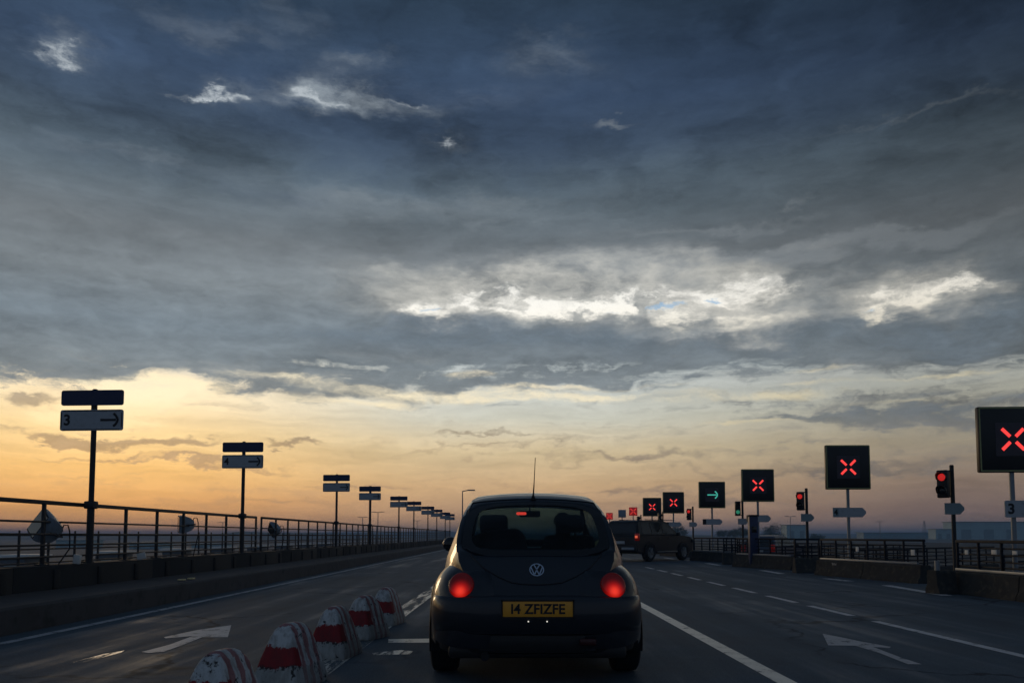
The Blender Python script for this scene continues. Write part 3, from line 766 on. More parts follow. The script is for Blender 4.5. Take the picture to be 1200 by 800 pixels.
def lane_board(x, y, kind, num, label, rz):
    t = thing('lane_signal', label, 'lane signal', (x, y, 0), rz, 'lane signals on posts along the right')
    b = MB(); b.tube((0, .03, -.34 if x > 9.9 else 0), (0, .03, 2.35), .042, n=14); b.box((0, .03, .02), (.22, .22, .04), bevel=.01)
    b.build('post', M['pole_grey'], t)
    b = MB(); b.box((0, 0, 2.90), (1.18, .12, 1.18), bevel=.03)
    bd = b.build('board', M['board_black'], t)
    b = MB()
    for sx, sz, w, h in ((0, .562, 1.14, .022), (0, -.562, 1.14, .022), (.562, 0, .022, 1.10), (-.562, 0, .022, 1.10)): b.box((sx, -.0615, 2.90 + sz), (w, .004, h))
    b.build('border', M['board_edge'], bd, smooth=0)
    b = MB(); b.box((0, -.063, 2.90), (.60, .006, .60)); b.build('display', M['board_panel'], bd, smooth=0)
    if kind == 'x':
        b = MB()
        for a in (45, 135, 225, 315):
            c, s_ = math.cos(R(a)), math.sin(R(a))
            bar(b, c * .07, 2.90 + s_ * .07, c * .265, 2.90 + s_ * .265, .058, -.069, .006)
        b.build('cross', M['led_red'], bd, smooth=0)
    else: arrow_right(M['led_green'], bd, 0.02, 2.90, .46, -.069, .05)
    if num == '3':
        p = rplate(.62, .30, 1.66, x=.12, y=-.055).build('number_plate', M['sign_grey'], t)
        text_mesh('number', num, .25, M['ink'], p, (-.08, -.0675, 1.655), thick=.008)
    else:
        p = finger_plate(.88, .255, 1.70).build('finger_plate', M['sign_grey'], t)
        b = MB(); b.box((-.36, -.066, 1.70), (.15, .004, .225)); b.build('number_field', M['ink'] if num != '4' else M['building_dark'], p, smooth=0)
        if num: text_mesh('number', num, .20, M['ink'], p, (-.36, -.0695, 1.697), thick=.008)
    return t
LB = [(8.92, 14.15, 'x', '3', 'large red cross lane signal over number plate 3, at the right edge', 0), (8.92, 21.1, 'x', '4', 'red cross lane signal over a finger plate marked 4', 0),
      (8.9, 28.8, 'x', '', 'red cross lane signal between the green arrow signal and the 4 signal', 0), (8.92, 35.5, 'a', '', 'lane signal showing a green arrow', 0),
      (8.9, 43.9, 'x', '', 'red cross lane signal just left of the green arrow signal', 0), (8.9, 50.6, 'x', '', 'farthest of the black square lane signals, small red cross above the off-roader', 0)]
for x, y, k, num, lb, rz in LB:
    lane_board(x, y, k, num, lb, R(-3) if y < 20 else R(-1)).location.z = -.10 if y < 20 else 0
def small_board(x, y, m, cross, label):
    t = thing('small_lane_signal', label, 'lane signal', (x, y, 0), 0, 'small lane signals far down the road')
    b = MB(); b.tube((0, .03, 0), (0, .03, 2.6), .04, n=10); b.build('post', M['pole_grey'], t)
    b = MB(); b.box((0, 0, 2.86), (.62, .08, .62), bevel=.02); bd = b.build('board', m, t)
    if cross:
        b = MB()
        for a in (45, 135, 225, 315):
            c, s_ = math.cos(R(a)), math.sin(R(a)); bar(b, c * .05, 2.86 + s_ * .05, c * .3, 2.86 + s_ * .3, .07, -.045, .006)
        b.build('cross', M['led_red_dim'], bd, smooth=0)
small_board(8.9, 58.5, M['red_board'], True, 'small red glowing lane signal beyond the black square ones')
small_board(8.9, 64.4, M['lamp_grey'], False, 'small unlit grey-blue board between two red ones')
small_board(8.9, 72.8, M['red_board'], True, 'tiny red lane signal next to the black car roof')

def traffic_light(x, y, on, label, head_rz, px_off=-.19):
    t = thing('traffic_light', label, 'traffic light', (x, y, 0), 0, 'traffic lights at the lane entries')
    b = MB(); b.tube((0, 0, 0), (0, 0, 2.50), .042, n=12); b.tube((0, 0, 2.5), (0, 0, 2.52), .046, .03, n=12); b.build('post', M['dark_steel'], t)
    Rm = Matrix.Rotation(head_rz, 3, 'Z')
    hx = Vector((px_off, -.02, 2.13))
    for z in (2.40, 1.88):
        b = MB(); b.tube((0, 0, z), (hx.x, 0, z), .014, n=8); b.build('bracket', M['dark_steel'], t)
    b = MB(); b.box(hx, (.21, .16, .56), rot=Rm, bevel=.025)
    hd = b.build('head', M['plastic_black'], t)
    for z, col in ((.135, 'red'), (-.135, 'green')):
        c = hx + Rm @ Vector((0, -.082, z))
        Mx = Matrix.Translation(c) @ Rm.to_4x4() @ Matrix.Rotation(R(90), 4, 'X')
        b = MB(); b.lathe([(.074, 0), (.071, .012), (.05, .022), (.025, .028), (.001, .030)], Mx, 20)
        b.build('lens', M['lens_%s_on' % col] if col == on else M['window_dark'], hd)
        rows = []
        for dpt in (0, .15):
            rows.append([c + Rm @ Vector((.095 * math.cos(R(a)), -dpt * (0.45 + .55 * max(0, math.sin(R(a)))), .095 * math.sin(R(a)))) for a in range(-40, 221, 13)])
        rows.append([p + Vector((0, 0, .006)) for p in rows[1]]); rows.append([p + Vector((0, 0, .006)) for p in rows[0]])
        b = MB(); b.grid(rows); b.build('visor', M['plastic_black'], hd)
    finger_plate(.40, .23, 1.63).build('finger_plate', M['sign_grey'] if y > 30 else M['building_dark'], t)
    return t
TL = [(8.92, 16.1, 'red', 'nearest traffic light, red, on a dark post beside the barrier gap', -48), (8.92, 24.1, 'red', 'red traffic light between the 4 signal and the next red cross signal', -34),
      (8.9, 30.75, 'green', 'traffic light showing green, just left of a red cross signal', -10), (8.9, 39.2, 'red', 'red traffic light standing left of the green arrow signal', -28),
      (8.9, 47.0, None, 'small dark traffic light between the two farthest red crosses', 10), (8.9, 55.0, None, 'tiny dark traffic light above the roof of the off-roader', 10)]
for x, y, on, lb, rz in TL: traffic_light(x, y, on, lb, R(rz))

def barrier(x0, y0, x1, y1, label, h=.42, rail=True, mark=None, group='concrete barriers with railings', plates=()):
    v = Vector((x1 - x0, y1 - y0, 0)); L = v.length
    t = thing('barrier', label, 'barrier', ((x0 + x1) / 2, (y0 + y1) / 2, 0), math.atan2(v.y, v.x), group)
    prof = [(-.21, 0), (-.21, .07), (-.155, .17), (-.135, h - .03), (-.11, h), (.11, h), (.135, h - .03), (.155, .17), (.21, .07), (.21, 0)]
    b = MB(); n = max(1, round(L / 2.0))
    for k in range(n):
        a, c = -L / 2 + L * k / n + .012, -L / 2 + L * (k + 1) / n - .012
        b.prism(prof, lambda p: (a, p[0], p[1]), lambda p: (c, p[0], p[1]))
    bs = b.build('concrete_base', M['concrete'], t, smooth=30)
    if rail:
        k = max(2, int(L / .62))
        for i in range(k + 1):
            b = MB(); b.box((-L / 2 + .06 + (L - .12) * i / k, 0, (.98 + h) / 2), (.04, .04, .98 - h), bevel=.006)
            b.build('post', M['blue_steel'], t)
        if L > 2:
            b = MB(); b.box((0, .09, h + .035), (L - .3, .05, .05), bevel=.008); b.build('guard_strip', M['pole_grey'], t)
        for z, w in ((.98, .055), (.86, .03), (.74, .03), (.62, .03), (.52, .03)):
            b = MB(); b.box((0, -.025 if z < .9 else 0, z), (L - .06, w, w), bevel=.006); b.build('rail', M['blue_steel'], t)
    for px_, pz, w, hh in plates:
        b = MB(); b.box((px_, .05, pz), (w, .012, hh), bevel=.003); b.build('notice_plate', M['white_fascia'], t)
    if mark: 
        m_ = text_mesh('painted_number', mark, .15, M['line_white'], bs, (mark_x, .142, .30), rot=(R(90), 0, R(180)), depth=.001)
    return t
mark_x = 1.25
# the lane islands: each barrier runs from its signal back towards the next gap (its local +y faces the road)
barrier(8.75, 9.4, 8.52, 15.35, 'nearest concrete barrier with railing, cut by the right edge', plates=((2.55, .78, .10, .08), (1.75, .80, .14, .08), (1.2, .80, .12, .06)))
barrier(9.42, 18.2, 8.62, 22.35, 'concrete barrier with railing and a pale painted number, under the 4 signal', mark='304', plates=((-1.75, .70, .13, .13), (.35, .74, .12, .12)))
barrier(8.95, 25.2, 7.95, 28.3, 'concrete barrier with railing under the red cross left of the 4 signal')
barrier(8.95, 31.9, 8.0, 35.2, 'concrete barrier with railing under the green arrow signal', .40)
barrier(9.0, 40.0, 8.2, 43.4, 'concrete barrier with railing beyond the off-roader, first past the green arrow signal', .40)
barrier(9.0, 46.9, 8.3, 50.2, 'farthest concrete barrier with railing, mostly hidden by the off-roader', .40)
def end_block(x, y, w, rz, label, rail):
    t = barrier(x - w / 2, y, x + w / 2, y + .001, label, .44, rail, group='short concrete end blocks')
    t.rotation_euler = (0, 0, R(rz)); return t
for o in (end_block(8.10, 15.1, .42, 186, 'short squat concrete block at the near end of the barrier gap', False),):
    b = MB(); b.tube((.08, 0, .40), (.08, 0, .62), .05, .045, n=12); b.build('stub_post', M['pole_grey'], o)
end_block(8.68, 23.5, .80, 176, 'short concrete block with railing below the second nearest traffic light', True)
end_block(8.30, 30.2, .70, 176, 'short concrete block with railing below the green traffic light', True)

def exit_barrier(x0, y0, x1, y1, label): return barrier(x0, y0, x1, y1, label, .38, group='barriers dividing the exit lanes')
for x0, y0, x1, y1, lb in ((9.75, 15.9, 17.5, 22.0, 'dark railed barrier of the exit lane behind the nearest traffic light'), (9.75, 22.9, 17.5, 29.0, 'dark railed barrier of the exit lane behind the second nearest traffic light'),
                           (9.75, 29.6, 17.5, 36.0, 'dark railed barrier of the exit lane behind the green traffic light'), (9.75, 36.8, 17.5, 43.0, 'dark railed barrier of the exit lane behind the green arrow signal'),
                           (14.5, 11.2, 22.0, 17.0, 'dark railed barrier of the exit lane at the right edge behind number plate 3')):
    exit_barrier(x0, y0, x1, y1, lb).location.z = -.30 
b = MB(); b.box((0, 0, .87), (.30, .22, 1.74), bevel=.02)
t = thing('help_pillar', 'dark blue pillar behind the barrier under a red cross signal', 'pillar', (8.25, 27.3, .0))
b.build('housing', M['blue_pillar'], t)
b = MB(); b.box((0, 0, 1.77), (.36, .28, .06), bevel=.015); b.build('cap', M['dark_steel'], t)
b = MB(); b.box((0, -.113, 1.3), (.18, .006, .22), bevel=.002); b.build('panel', M['window_dark'], t)

# ------------------------------------------------------------------ the black rounded hatchback in front
def lerp_tab(tab, v):
    if v <= tab[0][0]: return tab[0][1]
    for (a, x), (b_, y) in zip(tab, tab[1:]):
        if v <= b_: return x + (y - x) * (v - a) / (b_ - a)
    return tab[-1][1]
def smooth_tab(tab, v):
    # Catmull-Rom through the table
    n = len(tab)
    if v <= tab[0][0]: return tab[0][1]
    if v >= tab[-1][0]: return tab[-1][1]
    for i in range(n - 1):
        if v <= tab[i + 1][0]: break
    x0, y0 = tab[i]; x1, y1 = tab[i + 1]
    m0 = (y1 - tab[i - 1][1]) / (x1 - tab[i - 1][0]) if i else (y1 - y0) / (x1 - x0)
    m1 = (tab[i + 2][1] - y0) / (tab[i + 2][0] - x0) if i + 2 < n else (y1 - y0) / (x1 - x0)
    h = x1 - x0; t = (v - x0) / h
    return (2*t**3-3*t*t+1)*y0 + (t**3-2*t*t+t)*h*m0 + (-2*t**3+3*t*t)*y1 + (t**3-t*t)*h*m1

CAR_X, CAR_Y = 0.185, 5.78
TOP = [(0.05, .56), (0.09, .66), (0.14, .74), (0.20, .815), (0.30, .915), (0.42, 1.01), (0.60, 1.13), (0.80, 1.245), (1.05, 1.36), (1.20, 1.415), (1.5, 1.475), (1.9, 1.495), (2.3, 1.47), (2.6, 1.395), (2.9, 1.20), (3.2, .99), (3.6, .90), (3.9, .74), (4.05, .52)]
PLAN = [(0.0, .50), (.1, .60), (.2, .70), (.35, .82), (.6, .93), (1.0, 1.0), (2.6, 1.0), (3.2, .93), (3.7, .82), (4.05, .6)]
def wid(z):
    return lerp_tab([(.2, .76), (.7, .77), (.88, .748), (1.0, .70), (1.18, .632), (1.29, .590), (1.39, .548), (1.44, .525), (1.5, .50)], z)
RING_N = 14
def ring(y):
    T = smooth_tab(TOP, y); pl = smooth_tab(PLAN, y)
    dz = .055 if T > 1.0 else .03
    zs = T - dz
    s = wid(zs) * pl
    pts = [(0, T), (.28 * s, T - dz * .06), (.54 * s, T - dz * .20), (.78 * s, T - dz * .42), (.93 * s, T - dz * .62), (s, zs)]
    zb = min(.92, T - dz - .06)
    for k in range(1, 4): z = zs + (zb - zs) * k / 4; pts.append((wid(z) * pl, z))
    for k in range(5): z = zb + (.26 - zb) * k / 4; pts.append((wid(z) * pl, z))
    return [Vector((x, y, z)) for x, z in pts]
car = thing('hatchback_car', 'black rounded hatchback with lit brake lights, seen from behind', 'car', (CAR_X, CAR_Y, 0))
ys = [.05, .07, .10, .14, .19, .25, .31, .35, .39, .44, .50, .58, .66, .74, .82, .90, .98, 1.06, 1.14, 1.25, 1.4, 1.6, 1.75, 1.9, 2.1, 2.3, 2.48, 2.60, 2.7, 2.8, 2.9, 3.0, 3.1, 3.2, 3.35, 3.5, 3.65, 3.8, 3.92, 4.02, 4.06]
RG = [ring(y) for y in ys]
def region(i, j):
    y0, y1 = ys[i], ys[i + 1]
    if y0 >= .35 and y1 <= 1.06 and j < 4 and not (j == 3 and (y0 < .44 or y1 > .98)): return 'rear'
    if y0 >= 2.60 and y1 <= 3.10 and j < 4: return 'front'
    if 5 <= j < 8 and ((y0 >= .98 and y1 <= 1.4) or (y0 >= 1.4 + .2 and y1 <= 2.8)): return 'side'
    return 'body'
def mirror(v): return Vector((-v.x, v.y, v.z))
def shell(want, off=0.0):
    b = MB()
    for sgn in (1, -1):
        rows = [[(v if sgn > 0 else mirror(v)) for v in r] for r in RG]
        b.grid(rows, skip=lambda i, j: region(i, j) != want)
    return b
b = shell('body')
# closing faces: floor pan, rear and front ends
for sgn in (1, -1):
    b.grid([[Vector((0, y, .26)), RG[i][-1] if sgn > 0 else mirror(RG[i][-1])] for i, y in enumerate(ys)])
    for e in (0, -1):
        r = RG[e]
        b.face([(v if sgn > 0 else mirror(v)) for v in r] + [Vector((0, r[0].y, .26))])
bmesh.ops.remove_doubles(b.bm, verts=b.bm.verts[:], dist=.0008)
body = b.build('body', M['car_navy'], car, smooth=28)
sub = body.modifiers.new('thickness', 'SOLIDIFY'); sub.thickness = .012; sub.offset = -1
M['tint'] = glass('tint', (0.46, 0.67, 0.70), .03, .8)
M['tint_dark'] = glass('tint_dark', (0.30, 0.36, 0.36), .03, .6)
def fine_patch(want):
    b = shell(want); bmesh.ops.remove_doubles(b.bm, verts=b.bm.verts[:], dist=.0008); return b
fine_patch('rear').build('rear_window', M['tint'], car, smooth=60)
fine_patch('front').build('windscreen', M['tint'], car, smooth=60)
for sgn in (1, -1):
    for want_y in ((.9, 1.5), (1.5, 2.9)):
        b = MB(); rows = [[(v if sgn > 0 else mirror(v)) for v in r] for r in RG]
        b.grid(rows, skip=lambda i, j: not (region(i, j) == 'side' and want_y[0] <= ys[i] < want_y[1]))
        b.build('side_window', M['tint_dark'], car, smooth=60)
# black frit round the rear window rounds its corners
def surf(y, f, lift=.004):
    T = smooth_tab(TOP, y); r = ring(y)
    s = r[5].x
    x = abs(f) * s
    z = lerp_tab([(p.x, p.z) for p in r[:6]], x)
    dT = (smooth_tab(TOP, y + .01) - smooth_tab(TOP, y - .01)) / .02
    n = Vector((0, -dT, 1)).normalized()
    return Vector((x * (1 if f >= 0 else -1), y, z)) + n * lift
b = MB()
def frit(t):
    # superellipse outline of the clear glass, in (y, f)
    c, s_ = math.cos(t), math.sin(t); e = .42
    u = math.copysign(abs(c) ** e, c); v = math.copysign(abs(s_) ** e, s_)
    y = .695 + v * .320
    return y, u * (.80 - .02 * v)
rows = []
for k in range(72):
    t = 2 * math.pi * k / 72
    y, f = frit(t); y2 = .705 + (y - .695) * 1.18; f2 = max(-.925, min(.925, f * 1.18))
    rows.append([surf(y, f, .005), surf((y + y2) / 2, (f + f2) / 2, .0055), surf(y2, f2, .005)])
b.grid(rows, close_u=True)
b.build('window_surround', M['plastic_black'], car, smooth=60)
# tailgate gap, a U round the hatch
b = MB()
pts = [surf(1.17 - .0 * k, .93 * (-1 + 2 * k / 20), .002) for k in range(21)]
b.path(pts, .005, 6)
gap = [(1.17, .93), (1.0, .925), (.8, .91), (.6, .89), (.45, .87), (.33, .82), (.24, .72), (.18, .56), (.145, .38), (.135, .2), (.132, 0)]
b.path([surf(y, f, .001) for y, f in gap] + [surf(y, -f, .001) for y, f in gap[::-1][1:]], .0055, 6)
b.build('tailgate_gap', M['plastic_black'], car)
# bulging wings over the wheels
def wing(name, sx, yc, zc, ry_back, ry_front, rz, r_in=.36, r_out=.822, zl=.30, e1=.62):
    b = MB(); rows = []
    nu, nv = 30, 44
    for i in range(nu + 1):
        p = (math.pi / 2) * i / nu                 # 0 outer skin .. pi/2 inner rim
        row = []
        for k in range(nv + 1):
            a = math.pi * (-0.16 + 1.32 * k / nv)      # front low, over the top, rear low
            ca, sa = math.cos(a), math.sin(a)
            g = math.sin(p) ** e1
            ry = (ry_front if ca > 0 else ry_back)
            ea = .70
            y = yc + math.copysign(abs(ca) ** ea, ca) * ry * g
            z = zc + math.copysign(abs(sa) ** ea, sa) * rz * g
            x = r_in + (r_out - r_in) * math.cos(p) ** .62
            row.append(Vector((sx * x, y, z)))
        rows.append(row)
    rows.append([Vector((sx * (r_in - .09), yc + (q.y - yc) * .90, zc + (q.z - zc) * .88)) for q in rows[-1]])
    b.grid(rows)
    wy = yc_w[name]
    bm_ = b.bm
    dele = [f for f in bm_.faces if f.calc_center_median().z < zl or
            ((f.calc_center_median().y - wy) ** 2 + (f.calc_center_median().z - .32) ** 2 < .365 ** 2 and abs(f.calc_center_median().x) > .60)]
    bmesh.ops.delete(bm_, geom=dele, context='FACES')
    return b
yc_w = {'rear_wing': .80, 'front_wing': 3.30}
for sx in (1, -1):
    wing('rear_wing', sx, .80, .44, .775, .74, .475).build('rear_wing', M['car_navy'], car, smooth=60)
    wing('front_wing', sx, 3.30, .42, .70, .70, .46).build('front_wing', M['car_navy'], car, smooth=60)
    for wy in (.80, 3.30):
        b = MB()
        b.lathe([(.36, -.26), (.375, .0), (.385, .006), (.375, .012), (.36, .012)], Matrix.Translation((sx * .812, wy, .32)) @ Matrix.Rotation(R(90 * sx), 4, 'Y'), 40)
        bmesh.ops.delete(b.bm, geom=[f for f in b.bm.faces if f.calc_center_median().z < .22], context='FACES')
        b.build('wheel_arch', M['plastic_black'], car, smooth=40)
        Mx = Matrix.Translation((sx * .722, wy, .318)) @ Matrix.Rotation(R(90 * sx), 4, 'Y')
        w = thing('wheel', None, None); w.parent = car; w.location = (0, 0, 0); del_keys = None
        b = MB(); b.lathe([(.19, -.09), (.24, -.102), (.29, -.104), (.312, -.09), (.318, -.05), (.318, .05), (.312, .09), (.29, .104), (.24, .102), (.19, .09), (.19, -.09)], Mx, 44)
        for gx in (-.045, 0, .045): pass
        b.build('tyre', M['rubber'], w, smooth=40)
        b = MB(); b.lathe([(.19, -.085), (.185, .06), (.16, .075), (.06, .07), (.04, .085), (.001, .086)], Mx, 36)
        for k in range(6):
            a = 2 * math.pi * k / 6
            b.tube(Mx @ Vector((.05 * math.cos(a), .05 * math.sin(a), .078)), Mx @ Vector((.17 * math.cos(a), .17 * math.sin(a), .082)), .018, .024, 8)
        b.build('rim', M['rim'], w, smooth=40)
    b = MB(); b.box((sx * .745, 2.05, .33), (.10, 1.75, .20), bevel=.04, seg=3); b.build('sill', M['car_navy'], car)
# bumpers swept round the ends
def bumper(name, front, prof, m, hw=.795, dep=.62, e=.50, back=0.0):
    b = MB(); rows = []
    for k in range(49):
        a = math.pi * k / 48
        ca, sa = math.cos(a), math.sin(a)
        ux, uy = math.copysign(abs(ca) ** e, ca), abs(sa) ** e
        row = []
        for off, z in prof:
            x = ux * (hw + off); y = dep - uy * (dep + off)
            row.append(Vector((x, (4.08 - (y + back)) if front else y + back, z)))
        rows.append(row)
    b.grid(rows); return b.build(name, m, car, smooth=45)
P1 = [(-.10, .655), (-.035, .652), (-.008, .640), (.004, .61), (.012, .56), (.014, .50), (.010, .43), (-.004, .385), (-.03, .372), (-.10, .37)]
P2 = [(-.05, .40), (-.038, .37), (-.035, .30), (-.05, .245), (-.09, .225), (-.18, .22)]
bumper('bumper', False, P1, M['car_navy']); bumper('valance', False, P2, M['plastic_black'])
bumper('bumper', True, P1, M['car_navy']); bumper('valance', True, P2, M['plastic_black'])
b = MB(); b.box((0, .45, .25), (1.30, .75, .10), bevel=.03); b.build('underbody', M['plastic_black'], car)
b = MB(); b.tube((-.38, -.01, .225), (-.38, .5, .225), .03, n=14); b.build('exhaust', M['rubber'], car)
# lamps in the wings
def lamp_dome(c, n, r, name, m, squash=.20, tall=1.0):
    q = Vector(n).normalized().to_track_quat('Z', 'Y').to_matrix().to_4x4()
    b = MB(); b.lathe([(r * 1.0, -.03), (r, 0), (r * .95, r * squash * .35), (r * .78, r * squash * .68), (r * .5, r * squash * .9), (r * .2, r * squash), (.0008, r * squash * 1.01)], Matrix.Diagonal((1, tall, 1, 1)), 36)
    for v in b.bm.verts: v.co = q @ v.co
    return b.build(name, m, car, smooth=60, loc=c)
M['brake_light'] = emitter('brake_light', (0.95, 0.012, 0.008), .80, (0.10, 0.006, 0.006), hot=(1.0, .045, .022), centre=(0, -.03, -.045), radius=.110, lo=.16)
M['fog_red'] = material('fog_red', (0.05, 0.006, 0.006), 0.4, 0, 0.2, 10)
M['small_red'] = emitter('small_red', (1.0, 0.05, 0.03), 1.2, (0.1, 0.01, 0.01))
for sx in (1, -1):
    ring_b = MB()
    lamp_dome((sx * .562, .098, .730), (sx * .34, -1, .40), .095, 'tail_light', M['brake_light'])
    lamp_dome((sx * .57, 3.93, .66), (sx * .25, 1, .45), .105, 'headlight', M['window_dark'])
b = MB(); b.box((.36, -.008, .33), (.12, .03, .05), rot=Matrix.Rotation(R(-8), 3, 'Z'), bevel=.012); b.build('fog_lamp', M['fog_red'], car)
b = MB(); b.box((-.105, 1.02, 1.278), (.085, .03, .024), bevel=.008); b.build('red_light_stand_in', M['small_red'], car)  # added glowing block, stands in for a red light seen through the glass
# number plate with its two lamps
M['plate_yellow'] = material('plate_yellow', (0.95, 0.42, 0.04), 0.4, 0, 0.06, 6)
b = MB(); b.box((0, -.021, .565), (.505, .012, .112), bevel=.006); pl = b.build('number_plate', M['plate_yellow'], car)
b = MB()
for sx, sz, w, h in ((0, .061, .525, .010), (0, -.061, .525, .010), (.258, 0, .010, .132), (-.258, 0, .010, .132)): b.box((sx, -.024, .565 + sz), (w, .012, h))
b.build('plate_frame', M['plastic_black'], pl, smooth=0)
text_mesh('plate_characters', 'I4 ZFIZFE', .098, M['ink'], pl, (0, -.0285, .563), depth=.001, thick=.0022, stretch=1.0)
M['plate_lamp'] = emitter('plate_lamp', (1.0, .95, .85), .8, (.3, .3, .3))
for sx in (-.068, .066):
    b = MB(); b.ball((sx, -.030, .478), (.0055, .005, .0045), nu=6, nv=10); b.build('plate_lamp', M['plate_lamp'], car)
# round badge: ring with a V standing over a W
T0 = surf(.213, 0, .006); q = Matrix.Rotation(R(-33), 3, 'X')
b = MB()
Mb = Matrix.Translation(T0) @ q.to_4x4() @ Matrix.Rotation(R(90), 4, 'X')
b.lathe([(.047, 0), (.047, .006), (.055, .006), (.055, 0)], Mb, 36)
def stroke(x0, z0, x1, z1, w=.0085):
    v = Vector((x1 - x0, 0, z1 - z0)); L = v.length
    rot = q @ Matrix.Rotation(-math.atan2(v.z, v.x), 3, 'Y')
    b.box(T0 + q @ Vector(((x0 + x1) / 2, -.004, (z0 + z1) / 2)), (L, .005, w), rot=rot)
for x0, z0, x1, z1 in ((-.022, .043, 0, .004), (.022, .043, 0, .004), (-.043, .022, -.018, -.044), (-.018, -.044, 0, -.002), (0, -.002, .018, -.044), (.018, -.044, .043, .022)): stroke(x0, z0, x1, z1)
b.build('badge', M['chrome'], car, smooth=40)
b = MB(); b.lathe([(.0005, .002), (.048, .002), (.048, 0)], Mb, 30); b.build('badge_disc', M['plastic_black'], car)
# aerial
b = MB(); bs = surf(1.15, 0, 0) 
b.lathe([(.026, 0), (.022, .012), (.012, .03), (.007, .05)], Matrix.Translation(bs), 14); b.tube(bs + Vector((0, 0, .03)), bs + Vector((.006, -.03, .13)), .007, .005, 8); b.tube(bs + Vector((.006, -.03, .13)), bs + Vector((.016, -.10, .36)), .004, .0028, 8)
b.build('aerial', M['rubber'], car)
# door mirrors
for sx in (1, -1):
    b = MB(); b.ball((sx * .83, 2.62, 1.0), (.085, .07, .078), nu=10, nv=16); b.tube((sx * .70, 2.64, .95), (sx * .79, 2.63, .97), .03, .025, 10)
    mr = b.build('door_mirror', M['car_navy'], car)
    b = MB(); b.ball((sx * .83, 2.565, 1.0), (.068, .02, .06), nu=8, nv=16); b.build('mirror_glass', M['window_dark'], mr)
# inside
def seat(x, y, wide=.50):
    b = MB(); b.box((x, y + .22, .50), (wide, .52, .18), bevel=.06, seg=3); b.build('seat_base', M['seat_cloth'], car)
    b = MB(); b.box((x, y - .04, .80), (wide, .14, .60), rot=Matrix.Rotation(R(-12), 3, 'X'), bevel=.06, seg=3); b.build('seat_back', M['seat_cloth'], car)
    b = MB(); b.box((x, y - .12, 1.205), (.27, .09, .17), rot=Matrix.Rotation(R(-10), 3, 'X'), bevel=.04, seg=3)
    for s_ in (-.05, .05): b.tube((x + s_, y - .11, 1.05), (x + s_, y - .11, 1.2), .007, n=6)
    b.build('headrest', M['seat_cloth'], car)
seat(.37, 2.0); seat(-.36, 2.0)
b = MB(); b.box((0, 1.12, .72), (1.06, .16, .52), rot=Matrix.Rotation(R(-14), 3, 'X'), bevel=.06, seg=3); b.build('rear_seat_back', M['seat_cloth'], car)
b = MB(); b.box((0, .78, .93), (1.0, .44, .02), bevel=.006); b.build('parcel_shelf', M['seat_cloth'], car)
b = MB(); b.box((0, 2.95, .86), (1.22, .5, .22), bevel=.07, seg=3); b.build('dashboard', M['plastic_black'], car)
b = MB(); Mw = Matrix.Translation((.37, 2.58, .93)) @ Matrix.Rotation(R(68), 4, 'X')
b.path([Mw @ Vector((.18 * math.cos(2 * math.pi * k / 24), .18 * math.sin(2 * math.pi * k / 24), 0)) for k in range(25)], .014, 8)
b.tube(Mw @ Vector((-.18, 0, 0)), Mw @ Vector((.18, 0, 0)), .014); b.tube(Mw @ Vector((0, -.18, 0)), Mw @ Vector((0, 0, 0)), .014)
b.build('steering_wheel', M['plastic_black'], car)
b = MB(); b.box((0.0, 2.52, 1.315), (.22, .03, .065), bevel=.015); b.tube((0, 2.53, 1.33), (0, 2.58, 1.40), .008); b.build('inside_mirror', M['plastic_black'], car)
# soft travel bag on the rear seat
b = MB(); b.box((0, 0, .16), (.46, .30, .32), bevel=.10, seg=4)
for v in b.bm.verts: v.co += Vector((math.sin(v.co.z * 17) * .012, math.sin(v.co.x * 13) * .012, math.sin(v.co.x * 9 + 1) * .018))
tb = tag(b.build('travel_bag', M['seat_cloth'], loc=(CAR_X - .28, CAR_Y + 1.42, .82)), 'dark soft bag piled behind the rear window glass of the black hatchback', 'bag')

# driver: one continuous skinned figure, seated
def skin_person(name, label, loc, chains, m, head_c):
    me = bpy.data.meshes.new(name); vs, es, rs = [], [], []
    ids = {}
    def v(k, p, r):
        ids[k] = len(vs); vs.append(p); rs.append(r)
    for k, p, r in chains['verts']: v(k, p, r)
    for a, c in chains['edges']: es.append((ids[a], ids[c]))
    me.from_pydata(vs, es, []); me.materials.append(m)
    o = bpy.data.objects.new(name, me); COL.objects.link(o); o.location = loc
    bm = bmesh.new(); bm.from_mesh(me); lay = bm.verts.layers.skin.verify(); bm.verts.ensure_lookup_table()
    for i, r in enumerate(rs):
        bm.verts[i][lay].radius = (r, r) if not isinstance(r, tuple) else r
    bm.verts[0][lay].use_root = True
    bm.to_mesh(me); bm.free()
    sk_ = o.modifiers.new('skin', 'SKIN'); sk_.use_smooth_shade = True
    sb = o.modifiers.new('sub', 'SUBSURF'); sb.levels = 2; sb.render_levels = 2
    return tag(o, label, 'person')
V, Ed = [], []
def add(k, p, r, par=None):
    V.append((k, p, r))
    if par: Ed.append((par, k))
add('pel', (0, 0, .10), (.15, .13)); add('wst', (0, -.05, .28), (.145, .12), 'pel'); add('chs', (0, -.07, .46), (.165, .125), 'wst'); add('up', (0, -.055, .56), (.12, .10), 'chs')
add('nk', (0, -.03, .655), .055, 'up'); add('jaw', (0, .005, .725), (.072, .085), 'nk'); add('hd', (0, .0, .80), (.080, .098), 'jaw'); add('tp', (0, -.005, .86), (.060, .075), 'hd')
add('ns', (0, .10, .765), .014, 'jaw')
